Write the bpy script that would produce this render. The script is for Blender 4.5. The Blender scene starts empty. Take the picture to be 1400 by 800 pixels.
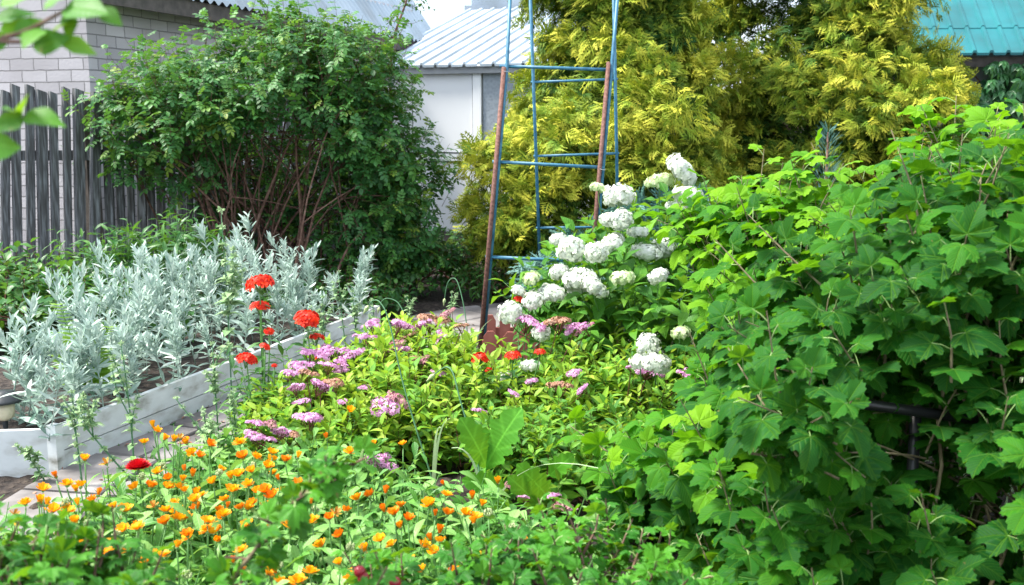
import bpy, math, random
import numpy as np
from mathutils import Vector
R = math.radians
C = bpy.context.scene.collection
scene = bpy.context.scene

# ------------------------------------------------------------------ camera, sky, sun, exposure
EYE = 1.55; PITCH = R(9.2); F = 1450.0
cd = bpy.data.cameras.new('camera'); cam = bpy.data.objects.new('camera', cd); C.objects.link(cam)
cam.location = (0, 0, EYE); cam.rotation_euler = (R(90) - PITCH, 0, 0)
cd.sensor_width = 36; cd.lens = 36 * F / 1400; cd.clip_start = 0.05; cd.clip_end = 600
cd.dof.use_dof = True; cd.dof.focus_distance = 5.2; cd.dof.aperture_fstop = 4.8
scene.camera = cam
SUN_EL, SUN_AZ = 57, -88          # degrees; azimuth measured from +Y towards +X
w = bpy.data.worlds.new('World'); scene.world = w; w.use_nodes = True
nt = w.node_tree; nt.nodes.clear()
wo = nt.nodes.new('ShaderNodeOutputWorld'); bg = nt.nodes.new('ShaderNodeBackground')
sky = nt.nodes.new('ShaderNodeTexSky'); sky.sky_type = 'NISHITA'; sky.sun_disc = False
sky.sun_elevation = R(SUN_EL); sky.sun_rotation = R(SUN_AZ); sky.dust_density = 2.0; sky.air_density = 1.0
tc = nt.nodes.new('ShaderNodeTexCoord'); nz = nt.nodes.new('ShaderNodeTexNoise')
nz.inputs['Scale'].default_value = 2.2; nz.inputs['Detail'].default_value = 6
cr = nt.nodes.new('ShaderNodeValToRGB'); cr.color_ramp.elements[0].position = .36; cr.color_ramp.elements[1].position = .58
mx = nt.nodes.new('ShaderNodeMix'); mx.data_type = 'RGBA'
mx.inputs[7].default_value = (8.1, 8.7, 9.6, 1)      # bright thin cloud
nt.links.new(tc.outputs['Generated'], nz.inputs['Vector']); nt.links.new(nz.outputs[0], cr.inputs[0])
nt.links.new(cr.outputs[0], mx.inputs[0]); nt.links.new(sky.outputs[0], mx.inputs[6])
nt.links.new(mx.outputs[2], bg.inputs[0]); bg.inputs[1].default_value = 0.10
nt.links.new(bg.outputs[0], wo.inputs[0])
sd = bpy.data.lights.new('sun', 'SUN'); sd.energy = 3.7; sd.angle = R(15); sd.color = (1, .95, .86)
sun = bpy.data.objects.new('sun', sd); C.objects.link(sun)
_sv = Vector((math.cos(R(SUN_EL)) * math.sin(R(SUN_AZ)), math.cos(R(SUN_EL)) * math.cos(R(SUN_AZ)), math.sin(R(SUN_EL))))
sun.rotation_euler = _sv.to_track_quat('Z', 'Y').to_euler()
vs = scene.view_settings; vs.view_transform = 'Standard'; vs.look = 'None'; vs.gamma = 1; vs.use_curve_mapping = False
vs.exposure = 1.52
scene.cycles.max_bounces = 8; scene.cycles.diffuse_bounces = 4; scene.cycles.transmission_bounces = 4; scene.cycles.transparent_max_bounces = 4

# ------------------------------------------------------------------ helpers: picture measurements to places in the garden
_s, _c = math.sin(PITCH), math.cos(PITCH)
def ray(px, py):
    u = (px - 700) / F; v = (400 - py) / F
    return np.array([u, _c + v * _s, -_s + v * _c])
def P(px, py, d):                       # point at depth d
    return np.array([0, 0, EYE]) + ray(px, py) * d
def G(px, py, z=0.0):                   # point on the level z
    r = ray(px, py); return np.array([0, 0, EYE]) + r * ((z - EYE) / r[2])
def nrm(a):
    a = np.asarray(a, float); return a / np.maximum(np.linalg.norm(a, axis=-1, keepdims=True), 1e-9)

# ------------------------------------------------------------------ helpers: materials
def newmat(name):
    m = bpy.data.materials.new(name); m.use_nodes = True
    t = m.node_tree; t.nodes.clear()
    return m, t, t.nodes.new, t.links.new
def mth(t, op, a, b=None, c=None):
    n = t.nodes.new('ShaderNodeMath'); n.operation = op
    for i, v in enumerate((a, b, c)):
        if v is None: continue
        if isinstance(v, (int, float)): n.inputs[i].default_value = v
        else: t.links.new(v, n.inputs[i])
    return n.outputs[0]
def ramp(t, fac, cols, pos=None):
    n = t.nodes.new('ShaderNodeValToRGB'); e = n.color_ramp.elements
    while len(e) < len(cols): e.new(.5)
    for i, c in enumerate(cols):
        e[i].position = pos[i] if pos else i / (len(cols) - 1); e[i].color = (*c, 1)
    t.links.new(fac, n.inputs[0]); return n.outputs[0]
def mixc(t, fac, a, b):
    n = t.nodes.new('ShaderNodeMix'); n.data_type = 'RGBA'
    for i, v in ((0, fac), (6, a), (7, b)):
        if isinstance(v, tuple): n.inputs[i].default_value = (*v, 1)
        elif isinstance(v, (int, float)): n.inputs[i].default_value = v
        else: t.links.new(v, n.inputs[i])
    return n.outputs[2]
def leafmat(name, cols, trans=.35, rough=.5, tcol=None, veins=(0.0,), vein_amt=.35, bump=.3, spec=.26, under=None, tip=None, fine=30):
    """colour by the 'tint' each leaf was given; veins along the axes (angles) of the leaf's own coordinates"""
    m, t, N, L = newmat(name)
    out = N('ShaderNodeOutputMaterial'); pr = N('ShaderNodeBsdfPrincipled'); tr = N('ShaderNodeBsdfTranslucent'); ms = N('ShaderNodeMixShader')
    at = N('ShaderNodeAttribute'); at.attribute_name = 'tint'
    col = ramp(t, at.outputs['Fac'], cols)
    uv = N('ShaderNodeUVMap'); uv.uv_map = 'UVMap'
    sx = N('ShaderNodeSeparateXYZ'); L(uv.outputs[0], sx.inputs[0])
    u, v = sx.outputs[0], sx.outputs[1]
    if tip:
        col = mixc(t, mth(t, 'MULTIPLY', mth(t, 'MULTIPLY', mth(t, 'POWER', v, 1.3), tip[1] * 1.7), at.outputs['Fac']), col, tip[0])
    nz = N('ShaderNodeTexNoise'); nz.inputs['Scale'].default_value = 7; L(N('ShaderNodeTexCoord').outputs['Object'], nz.inputs['Vector'])
    col = mixc(t, mth(t, 'MULTIPLY', nz.outputs[0], .35), col, tuple(c * .55 for c in cols[0]))
    h = None
    if veins:
        ns = N('ShaderNodeTexNoise'); ns.inputs['Scale'].default_value = 55; ns.inputs['Detail'].default_value = 2; L(N('ShaderNodeTexCoord').outputs['Object'], ns.inputs['Vector'])
        col = mixc(t, mth(t, 'MULTIPLY', mth(t, 'GREATER_THAN', ns.outputs[0], .735), .7), col, (.16, .1, .035))
        d = None
        for a in veins:
            e = mth(t, 'ABSOLUTE', mth(t, 'SUBTRACT', mth(t, 'MULTIPLY', u, math.cos(a)), mth(t, 'MULTIPLY', v, math.sin(a))))
            d = e if d is None else mth(t, 'MINIMUM', d, e)
        vein = mth(t, 'SUBTRACT', 1.0, mth(t, 'SMOOTH_MIN', mth(t, 'MULTIPLY', d, 38.0), 1.0, .2))
        vein = mth(t, 'MAXIMUM', vein, 0.0)
        side = mth(t, 'SINE', mth(t, 'MULTIPLY', mth(t, 'SUBTRACT', v, mth(t, 'MULTIPLY', d, 1.1)), fine * 1.7))
        side = mth(t, 'POWER', mth(t, 'MULTIPLY', mth(t, 'ADD', side, 1.0), .5), 6.0)
        vv = mth(t, 'MAXIMUM', vein, mth(t, 'MULTIPLY', side, .45))
        lighter = tuple(min(1, c * 1.7 + .03) for c in cols[-1])
        col = mixc(t, mth(t, 'MULTIPLY', vv, vein_amt), col, lighter)
        b = N('ShaderNodeBump'); b.inputs['Strength'].default_value = bump; b.inputs['Distance'].default_value = .004
        L(mth(t, 'MULTIPLY', vv, -1.0), b.inputs['Height']); h = b.outputs[0]
    tc_ = mixc(t, .5, col, tcol) if tcol else col
    if under:
        g = N('ShaderNodeNewGeometry'); col = mixc(t, g.outputs['Backfacing'], col, under)
    L(col, pr.inputs['Base Color']); L(tc_, tr.inputs['Color'])
    pr.inputs['Roughness'].default_value = rough; pr.inputs['Specular IOR Level'].default_value = spec
    if h: L(h, pr.inputs['Normal'])
    ms.inputs[0].default_value = trans
    L(pr.outputs[0], ms.inputs[1]); L(tr.outputs[0], ms.inputs[2]); L(ms.outputs[0], out.inputs[0])
    return m
def surfmat(name, cols, scale=8, rough=.7, bump=.2, detail=6, stretch=(1, 1, 1), metal=0, dist=.01, pos=None, spec=.4):
    m, t, N, L = newmat(name)
    out = N('ShaderNodeOutputMaterial'); pr = N('ShaderNodeBsdfPrincipled')
    tc = N('ShaderNodeTexCoord'); mp = N('ShaderNodeMapping'); mp.inputs['Scale'].default_value = stretch
    nz = N('ShaderNodeTexNoise'); nz.inputs['Scale'].default_value = scale; nz.inputs['Detail'].default_value = detail
    L(tc.outputs['Object'], mp.inputs[0]); L(mp.outputs[0], nz.inputs['Vector'])
    L(ramp(t, nz.outputs[0], cols, pos or [.3 + .4 * i / (len(cols) - 1) for i in range(len(cols))]), pr.inputs['Base Color'])
    b = N('ShaderNodeBump'); b.inputs['Strength'].default_value = bump; b.inputs['Distance'].default_value = dist
    L(nz.outputs[0], b.inputs['Height']); L(b.outputs[0], pr.inputs['Normal'])
    pr.inputs['Roughness'].default_value = rough; pr.inputs['Metallic'].default_value = metal; pr.inputs['Specular IOR Level'].default_value = spec
    L(pr.outputs[0], out.inputs[0]); return m

# ------------------------------------------------------------------ helpers: geometry
class Geo:
    def __init__(s): s.v = []; s.f = []; s.uv = []; s.t = []; s.mi = []; s.n = 0
    def add(s, v, faces, uv=None, tint=.5, mi=0):
        v = np.asarray(v, float).reshape(-1, 3); k = len(v)
        s.v.append(v); s.uv.append(np.zeros((k, 2)) if uv is None else np.asarray(uv, float).reshape(-1, 2))
        s.t.append(np.full(k, tint, float) if np.isscalar(tint) else np.asarray(tint, float))
        for f in (faces if isinstance(faces, list) and len(faces) and isinstance(faces[0], np.ndarray) else [np.asarray(faces)]):
            if len(f): s.f.append(f + s.n); s.mi.append(np.full(len(f), mi, np.int32))
        s.n += k
    def box(s, c, size, rot=0.0, mi=0, tint=.5, tilt=0.0):
        a = np.array([[x, y, z] for x in (-.5, .5) for y in (-.5, .5) for z in (-.5, .5)]) * np.asarray(size)
        if tilt: a = a @ np.array([[math.cos(tilt), 0, -math.sin(tilt)], [0, 1, 0], [math.sin(tilt), 0, math.cos(tilt)]])
        cz, sz = math.cos(rot), math.sin(rot)
        a = a @ np.array([[cz, sz, 0], [-sz, cz, 0], [0, 0, 1]]) + np.asarray(c)
        s.add(a, np.array([[0, 1, 3, 2], [4, 6, 7, 5], [0, 4, 5, 1], [2, 3, 7, 6], [0, 2, 6, 4], [1, 5, 7, 3]]), tint=tint, mi=mi)
    def tube(s, pts, rad, sides=6, mi=0, tint=.5, cap=True):
        p = np.asarray(pts, float); n = len(p); rad = np.full(n, rad) if np.isscalar(rad) else np.asarray(rad)
        tg = nrm(np.gradient(p, axis=0)); ref = np.array([.31, .2, 1.]) if abs(tg[0, 2]) < .9 else np.array([1., .1, 0])
        a = nrm(np.cross(tg, ref)); b = np.cross(tg, a)
        an = np.arange(sides) * 2 * math.pi / sides
        ring = p[:, None] + rad[:, None, None] * (np.cos(an)[None, :, None] * a[:, None] + np.sin(an)[None, :, None] * b[:, None])
        i = np.arange(n - 1)[:, None] * sides; j = np.arange(sides)[None]; j2 = (j + 1) % sides
        q = np.stack([i + j, i + j2, i + sides + j2, i + sides + j], -1).reshape(-1, 4)
        fs = [q]
        if cap and sides > 3: fs += [np.arange(sides)[::-1][None], (np.arange(sides) + (n - 1) * sides)[None]]
        s.add(ring.reshape(-1, 3), fs, tint=tint, mi=mi)
    def scatter(s, tpl, pos, d, up, scale, tint, mi=0, wscale=1.0):
        V, faces, UV = tpl; n = len(pos); k = len(V)
        if n == 0: return
        y = nrm(d); z = np.asarray(up, float) - (np.asarray(up) * y).sum(-1, keepdims=True) * y; z = nrm(z); x = np.cross(y, z)
        sc = np.broadcast_to(np.asarray(scale, float), (n,))[:, None, None]
        out = np.asarray(pos)[:, None] + sc * (V[None, :, :1] * wscale * x[:, None] + V[None, :, 1:2] * y[:, None] + V[None, :, 2:] * z[:, None])
        off = (np.arange(n) * k)[:, None, None]
        fs = [(f[None] + off).reshape(-1, f.shape[1]) for f in faces]
        s.add(out.reshape(-1, 3), fs, np.tile(UV, (n, 1)), np.repeat(np.broadcast_to(np.asarray(tint, float), (n,)), k), mi)
    def mesh(s, name, mats, smooth=True):
        me = bpy.data.meshes.new(name)
        v = np.concatenate(s.v); me.vertices.add(len(v)); me.vertices.foreach_set('co', v.astype(np.float32).ravel())
        tot = np.concatenate([np.full(len(f), f.shape[1], np.int32) for f in s.f]); loops = np.concatenate([f.ravel() for f in s.f]).astype(np.int32)
        me.loops.add(len(loops)); me.polygons.add(len(tot)); me.loops.foreach_set('vertex_index', loops)
        st = np.zeros(len(tot), np.int32); st[1:] = np.cumsum(tot)[:-1]
        me.polygons.foreach_set('loop_start', st); me.polygons.foreach_set('loop_total', tot)
        for m in (mats if isinstance(mats, (list, tuple)) else [mats]): me.materials.append(m)
        me.polygons.foreach_set('material_index', np.concatenate(s.mi))
        me.update(calc_edges=True)
        ul = me.uv_layers.new(name='UVMap'); ul.data.foreach_set('uv', np.concatenate(s.uv)[loops].astype(np.float32).ravel())
        a = me.attributes.new('tint', 'FLOAT', 'POINT'); a.data.foreach_set('value', np.concatenate(s.t).astype(np.float32))
        me.polygons.foreach_set('use_smooth', np.full(len(tot), smooth)); me.validate(); return me
def obj(name, geo, mats, parent=None, loc=None, smooth=True):
    me = geo.mesh(name, mats, smooth) if isinstance(geo, Geo) else geo
    o = bpy.data.objects.new(name, me); C.objects.link(o)
    if parent is not None: o.parent = parent
    if loc is not None: o.location = loc
    return o
def thing(name, label, cat, loc=(0, 0, 0), group=None, rz=0):
    o = bpy.data.objects.new(name, None); C.objects.link(o); o.location = tuple(float(x) for x in loc); o.rotation_euler = (0, 0, rz); o.empty_display_size = .1
    o['label'] = label; o['category'] = cat
    if group: o['group'] = group
    return o
def struct(name, geo, mats, smooth=False, kind='structure'):
    o = obj(name, geo, mats, smooth=smooth); o['kind'] = kind; return o
def copyobj(o, parent=None, loc=None, rot=None, scale=None):
    c = o.copy(); C.objects.link(c)
    if parent is not None: c.parent = parent
    if loc is not None: c.location = tuple(float(x) for x in loc)
    if rot is not None: c.rotation_euler = rot
    if scale is not None: c.scale = scale if not np.isscalar(scale) else (scale,) * 3
    return c
def copytree(o, parent=None):
    c = o.copy(); C.objects.link(c)
    if parent is not None: c.parent = parent
    for ch in list(o.children): copytree(ch, c)
    return c
def bez(a, b, c, n=8):
    t = np.linspace(0, 1, n)[:, None]; a, b, c = map(np.asarray, (a, b, c))
    return (1 - t) ** 2 * a + 2 * t * (1 - t) * b + t * t * c
def smoothpath(pts, n=24):
    p = np.asarray(pts, float); t = np.linspace(0, len(p) - 1, n); out = []
    for x in t:
        i = min(int(x), len(p) - 2); f = x - i
        p0 = p[max(i - 1, 0)]; p1 = p[i]; p2 = p[i + 1]; p3 = p[min(i + 2, len(p) - 1)]
        out.append(.5 * (2 * p1 + (p2 - p0) * f + (2 * p0 - 5 * p1 + 4 * p2 - p3) * f * f + (3 * p1 - p0 - 3 * p2 + p3) * f ** 3))
    return np.array(out)

# ------------------------------------------------------------------ leaf shapes (base at 0, tip along +Y, upper face +Z)
def blade(prof, fold=.25, curl=.2, twist=0.0, wave=0.0):
    V, U = [], []
    for i, (y, hw) in enumerate(prof):
        z0 = -curl * y * y + .12 * curl * y
        wv = wave * math.sin(i * 2.4)
        for sx in (-1, 0, 1):
            V.append((sx * hw, y, z0 + fold * abs(sx) * hw + sx * twist * y * hw + (wv * hw if sx else 0))); U.append((sx * hw, y))
    q = []
    for i in range(len(prof) - 1):
        for j in (0, 1): q.append((i * 3 + j, i * 3 + j + 1, i * 3 + j + 4, i * 3 + j + 3))
    return np.array(V), [np.array(q)], np.array(U)
OVATE = [(0, .01), (.12, .15), (.3, .26), (.5, .28), (.7, .2), (.87, .09), (1, .005)]
LANCE = [(0, .01), (.2, .1), (.45, .15), (.7, .11), (.9, .04), (1, .004)]
NARROW = [(0, .02), (.3, .075), (.6, .085), (.85, .05), (1, .004)]
ROUND = [(0, .02), (.15, .24), (.4, .38), (.65, .38), (.85, .24), (1, .02)]
SPOON = [(0, .05), (.25, .09), (.5, .15), (.75, .19), (.92, .12), (1, .01)]
OV = [blade(OVATE, .3, c, tw, .1) for c, tw in ((.15, 0), (.4, .15), (.6, -.2))]
LA = [blade(LANCE, .35, c, tw) for c, tw in ((.1, 0), (.35, .2), (.6, -.2))]
NA = [blade(NARROW, .4, c, tw) for c, tw in ((.05, 0), (.3, .2), (-.25, -.1))]
SP = [blade(SPOON, .3, c, tw, .12) for c, tw in ((.25, 0), (.6, .2), (.9, -.2))]
def merge(parts):
    V, U = [], []; fs = {}; n = 0
    for v, f, u in parts:
        V.append(v); U.append(u)
        for a in f: fs.setdefault(a.shape[1], []).append(a + n)
        n += len(v)
    return np.concatenate(V), [np.concatenate(x) for x in fs.values()], np.concatenate(U)
def place(tpl, pos, ang, sc, tilt=0.0):
    v, f, u = tpl; v = v * sc; ca, sa = math.cos(ang), math.sin(ang)
    ct, st = math.cos(tilt), math.sin(tilt)
    v = np.stack([v[:, 0], v[:, 1] * ct - v[:, 2] * st, v[:, 1] * st + v[:, 2] * ct], -1)
    return np.stack([v[:, 0] * ca - v[:, 1] * sa, v[:, 0] * sa + v[:, 1] * ca, v[:, 2]], -1) + np.array(pos), f, u
SPL = [blade([(0, .01), (.15, .13), (.4, .21), (.65, .17), (.87, .07), (1, .004)], .35, c, tw) for c, tw in ((.1, 0), (.3, .2), (.5, -.2))]
LEAFLET = blade([(0, .03), (.3, .25), (.6, .3), (.85, .18), (1, .02)], .25, .2)
def pinnate(pairs=3, sp=.24, size=.36, droop=.25):
    parts = []; L = pairs * sp
    for i in range(pairs):
        y = .18 + i * sp; z = -droop * y * y
        for s in (-1, 1): parts.append(place(LEAFLET, (0, y, z), s * -1.15, size * (1 - .08 * (pairs - i - 1)), -.15))
    parts.append(place(LEAFLET, (0, L + .02, -droop * L * L), 0, size * 1.1, -.25))
    st = np.array([[-.012, 0, 0], [.012, 0, 0], [.008, L + .1, -droop * L * L], [-.008, L + .1, -droop * L * L]])
    parts.append((st, [np.array([[0, 1, 2, 3]])], np.array([[0, .5]] * 4)))
    return merge(parts)
PINN = [pinnate(3), pinnate(3, .22, .34, .5), pinnate(2, .28, .4, .1)]
PALM = merge([place(blade(OVATE, .35, .45), (0, 0, 0), a, s, -.2) for a, s in ((0, 1), (.75, .92), (-.75, .92), (1.6, .65), (-1.6, .65))])
def lobed(axes, seed=0, pleat=.10, cup=.12, nA=53, serr=.05):
    """palmate leaf: axes = [(angle, lobe length, lobe half width in radians)]"""
    rr = random.Random(seed); A = np.linspace(-2.65, 2.65, nA); Rr = np.zeros(nA)
    for a, l, wd in axes:
        Rr = np.maximum(Rr, l * np.clip(np.cos(np.clip((A - a) / wd, -1, 1) * math.pi / 2), 0, 1) ** .7)
    Rr = np.maximum(Rr, .5 * np.clip(1 - (np.abs(A) / 2.9) ** 4, .28, 1))
    Rr *= 1 + serr * np.where(np.arange(nA) % 2 == 0, 1, -1) * np.array([rr.uniform(.6, 1.2) for _ in A])
    cl = np.min(np.abs(A[:, None] - np.array([a for a, _, _ in axes])[None]), 1)
    V = [[0, 0, 0]]; tw = rr.uniform(-.15, .15)
    for k in (.35, .7, 1.0):
        for i in range(nA):
            r = Rr[i] * k; x = r * math.sin(A[i]); y = r * math.cos(A[i])
            V.append([x, y, pleat * r * (min(cl[i] / .45, 1) - .3) - cup * r * r * 1.3 - .22 * max(y, 0) ** 2 * cup * 4 + tw * x * y])
    f3 = np.array([[0, 1 + i + 1, 1 + i] for i in range(nA - 1)])
    f4 = np.array([[1 + k * nA + i, 1 + k * nA + i + 1, 1 + (k + 1) * nA + i + 1, 1 + (k + 1) * nA + i] for k in (0, 1) for i in range(nA - 1)])
    V = np.array(V); V[:, 1] *= 1.0; return V, [f3, f4], V[:, :2].copy()
# x = r sin(A): winding chosen so that the normal is +Z
CUR_AX = [(0, 1.0, .95), (1.0, .82, .85), (-1.0, .82, .85), (1.95, .58, .8), (-1.95, .58, .8)]
CUR = [lobed(CUR_AX, i, p, c) for i, (p, c) in enumerate(((.16, .10), (.22, .2), (.12, .3), (.2, .04)))]
GOO_AX = [(0, .95, .8), (.95, .9, .75), (-.95, .9, .75), (1.85, .65, .7), (-1.85, .65, .7)]
GOO = [lobed(GOO_AX, 9 + i, .2, c, 37, .1) for i, c in enumerate((.05, .2, .32))]
def flip(tpl):
    return tpl
def spray(n=8, w=.035, seed=0, droop=.25):
    rr = random.Random(seed); parts = []
    def kite(p, a, l, z):
        dx, dy = math.sin(a), math.cos(a); q = []
        for s, t in ((0, 0), (w, .45), (0, 1), (-w, .45)):
            q.append((p[0] + dx * l * t + dy * s, p[1] + dy * l * t - dx * s, z - droop * (p[1] + dy * l * t) ** 2 - .25 * l * t * t))
        q = np.array(q); return q, [np.array([[0, 3, 2, 1]])], np.stack([q[:, 0], q[:, 1]], -1)
    for i in range(n):
        y = .08 + .8 * i / n; l = .52 * (1 - .75 * y) * rr.uniform(.8, 1.2)
        for s in (-1, 1):
            parts.append(kite((0, y), s * rr.uniform(.6, .9), l, rr.uniform(-.03, .03)))
            parts.append(kite((s * .45 * l * .7, y + .42 * l), s * rr.uniform(0, .3), l * .5, rr.uniform(-.02, .03)))
    parts.append(kite((0, 0), 0, 1, 0)); return merge(parts)
SPRAY = [spray(5, .034, i, d) for i, d in enumerate((.15, .35, .6))]

# ------------------------------------------------------------------ plants
def sample_blobs(rng, blobs, n, inner=.25, noise=.14, upbias=.35):
    pos, outw = [], []
    wts = np.array([b[1][0] * b[1][2] + b[1][0] * b[1][1] + b[1][1] * b[1][2] for b in blobs]); wts = wts / wts.sum()
    tries = 0
    while len(pos) < n and tries < n * 30:
        tries += 1
        i = rng.choice(len(blobs), p=wts); c, r = np.array(blobs[i][0]), np.array(blobs[i][1])
        d = nrm(rng.normal(size=3)); 
        if rng.random() < upbias: d[2] = abs(d[2])
        k = rng.uniform(.35, .85) if rng.random() < inner else 1 + noise * rng.normal() * .6 - .04
        p = c + r * d * k
        if p[2] < .06: continue
        if k > .85 and any(j != i and (((p - np.array(b[0])) / np.array(b[1])) ** 2).sum() < .62 for j, b in enumerate(blobs)): continue
        pos.append(p); outw.append(nrm(d / r))
    return np.array(pos), np.array(outw)
def leaf_shoots(rng, gl, gt, starts, dirs, length, nleaf, tpls, size, tint=(0, 1), spread=.9, upn=1.0, petiole=0.0, twig_r=.002, alternate=True, small_tip=.5, droop=.15, curve=.25, twig_sides=3, outn=None):
    n = len(starts); L = length * rng.uniform(.6, 1.3, n)
    side = nrm(rng.normal(size=(n, 3))); end_dir = nrm(dirs + curve * side + np.array([0, 0, curve * .6]))
    allp, alld, allu, alls, allt = [], [], [], [], []
    base_t = rng.uniform(*tint, n)
    a = nrm(np.cross(dirs, side)); b = np.cross(nrm(dirs), a); ph0 = rng.uniform(0, 6.28, n)
    for k in range(nleaf):
        t = .12 + .88 * (k + rng.uniform(0, .5, n)) / nleaf
        p = starts + (L * t)[:, None] * (dirs * (1 - t[:, None] * .5) + end_dir * t[:, None] * .5)
        ph = ph0 + k * (2.4 if alternate else (math.pi if k % 2 else 1.57 + 2.1 * (k // 2)))
        rad = np.cos(ph)[:, None] * a + np.sin(ph)[:, None] * b
        ld = nrm(rad * spread + end_dir * (.35 + .7 * (k / nleaf) ** 2) + rng.normal(size=(n, 3)) * .18 - np.array([0, 0, droop]))
        up = nrm(np.array([0, 0, upn]) + .55 * end_dir + rng.normal(size=(n, 3)) * .3 + (0 if outn is None else outn))
        s = size * rng.uniform(.7, 1.2, n) * (1 - (1 - small_tip) * (t ** 4))
        if petiole:
            pe = p + nrm(ld + np.array([0, 0, .35])) * (petiole * rng.uniform(.6, 1.3, n))[:, None]
            for i in range(n): gt.tube([p[i], (p[i] + pe[i]) / 2 + (0, 0, .004), pe[i]], twig_r * .6, 3, mi=1, cap=False)
            p = pe
        allp.append(p); alld.append(ld); allu.append(up); alls.append(s); allt.append(np.clip(base_t + .3 * (t - .5) + rng.normal(size=n) * .17, 0, 1))
    if gt is not None:
        for i in range(n):
            gt.tube([starts[i], starts[i] + dirs[i] * L[i] * .5, starts[i] + L[i] * (dirs[i] * .5 + end_dir[i] * .5)], [twig_r * 1.3, twig_r, twig_r * .5], twig_sides, cap=False)
    p, d, u, s, t = map(np.concatenate, (allp, alld, allu, alls, allt)); ch = rng.integers(0, len(tpls), len(p))
    for i, tp in enumerate(tpls):
        m = ch == i; gl.scatter(tp, p[m], d[m], u[m], s[m], t[m])
def shrub(name, label, cat, base, blobs, n, length, nleaf, tpls, size, lmat, smat, nstem=8, seed=0, group=None, stem_r=.012, outw=.8, upw=.5, inner=.25, base_spread=.25, noise=.14, hollow=None, **kw):
    rng = np.random.default_rng(seed); base = np.array(base, float); th = thing(name, label, cat, base, group)
    bl = [(np.array(c) - base, r) for c, r in blobs]
    pos, ow = sample_blobs(rng, bl, n, inner, noise)
    if hollow:
        kp = (((pos + base - np.array(hollow[0])) / np.array(hollow[1])) ** 2).sum(1) > 1; pos, ow = pos[kp], ow[kp]
    dirs = nrm(ow * outw + np.array([0, 0, upw]) + rng.normal(size=pos.shape) * .3)
    pos = pos - dirs * length * .6
    gl, gt = Geo(), Geo(); leaf_shoots(rng, gl, gt, pos, dirs, length, nleaf, tpls, size, **kw)
    obj('foliage', gl, lmat, th); obj('twigs', gt, smat if isinstance(smat, list) else [smat, smat], th)
    sm = smat[0] if isinstance(smat, list) else smat
    for k in range(nstem):
        g = Geo(); b = np.array([*(rng.normal(size=2) * base_spread), -.02]); tgt = pos[rng.integers(len(pos))]
        mid = b * .5 + tgt * .5; mid[2] = tgt[2] * .55 + .1; mid[:2] = b[:2] * .65 + tgt[:2] * .35
        pts = bez(b, mid, tgt, 10) + rng.normal(size=(10, 3)) * .012 * np.linspace(0, 1, 10)[:, None]
        g.tube(pts, np.linspace(stem_r, stem_r * .35, 10) * rng.uniform(.7, 1.2), 6)
        for _ in range(3):
            i = rng.integers(4, 9); t2 = pos[rng.integers(len(pos))]
            if np.linalg.norm(t2 - pts[i]) < 1.1: g.tube(bez(pts[i], (pts[i] + t2) / 2 + (0, 0, .08), t2, 6), np.linspace(stem_r * .5, stem_r * .2, 6), 5)
        obj('stem', g, sm, th)
    return th

# ------------------------------------------------------------------ materials
M = {}
M['rose_leaf'] = leafmat('rose_leaf', [(.018, .105, .03), (.04, .18, .045), (.085, .27, .05), (.26, .36, .04)], .3, .42, (.2, .4, .02), vein_amt=.15, spec=.4)
M['bark'] = surfmat('bark', [(.05, .025, .018), (.13, .07, .05), (.2, .13, .1)], 30, .9, .5)
M['red_twig'] = surfmat('red_twig', [(.09, .03, .02), (.17, .06, .04)], 30, .7, .3)
M['green_stem'] = surfmat('green_stem', [(.08, .2, .05), (.14, .3, .09)], 20, .6, .2)
M['blue_stem'] = surfmat('blue_green_stem', [(.05, .15, .07), (.11, .25, .13)], 20, .6, .2)
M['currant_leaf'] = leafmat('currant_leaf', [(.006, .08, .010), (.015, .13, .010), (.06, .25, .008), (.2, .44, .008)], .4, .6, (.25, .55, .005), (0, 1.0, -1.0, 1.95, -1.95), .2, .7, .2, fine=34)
M['currant_stem'] = surfmat('currant_stem', [(.12, .09, .05), (.24, .2, .12)], 40, .8, .4)
M['petiole'] = surfmat('petiole', [(.15, .26, .08), (.25, .36, .12)], 20, .6, .2)
M['hyd_leaf'] = leafmat('hydrangea_leaf', [(.02, .115, .016), (.055, .21, .018), (.15, .37, .02)], .35, .5, (.3, .5, .02), vein_amt=.25, bump=.5)
M['hyd_white'] = leafmat('hydrangea_petal', [(.62, .72, .52), (.8, .84, .76), (.86, .87, .84)], .3, .7, None, (), 0, 0)
M['hyd_green'] = leafmat('hydrangea_green_petal', [(.5, .68, .25), (.66, .78, .45), (.78, .84, .62)], .3, .6, None, (), 0, 0)
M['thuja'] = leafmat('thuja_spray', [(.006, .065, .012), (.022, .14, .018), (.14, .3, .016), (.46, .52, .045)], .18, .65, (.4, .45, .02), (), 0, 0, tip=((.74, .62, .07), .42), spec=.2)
M['juniper'] = leafmat('juniper_spray', [(.04, .13, .10), (.08, .2, .16), (.14, .28, .24)], .15, .6, None, (), 0, 0)
M['artemisia'] = leafmat('artemisia_leaf', [(.12, .24, .17), (.38, .52, .45), (.7, .8, .75)], .25, .65, None, vein_amt=.1, bump=.15)
M['spirea_leaf'] = leafmat('spirea_leaf', [(.03, .16, .022), (.08, .27, .025), (.18, .41, .03), (.38, .55, .06)], .35, .5, (.45, .6, .03), vein_amt=.2)
M['pink'] = leafmat('pink_floret', [(.6, .22, .5), (.74, .38, .64), (.84, .56, .76)], .25, .7, None, (), 0, 0)
M['tan'] = leafmat('spent_floret', [(.3, .14, .09), (.45, .24, .15), (.55, .33, .25)], .15, .8, None, (), 0, 0)
M['dusky'] = leafmat('dusky_floret', [(.35, .12, .2), (.5, .25, .28), (.5, .3, .25)], .15, .8, None, (), 0, 0)
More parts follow.
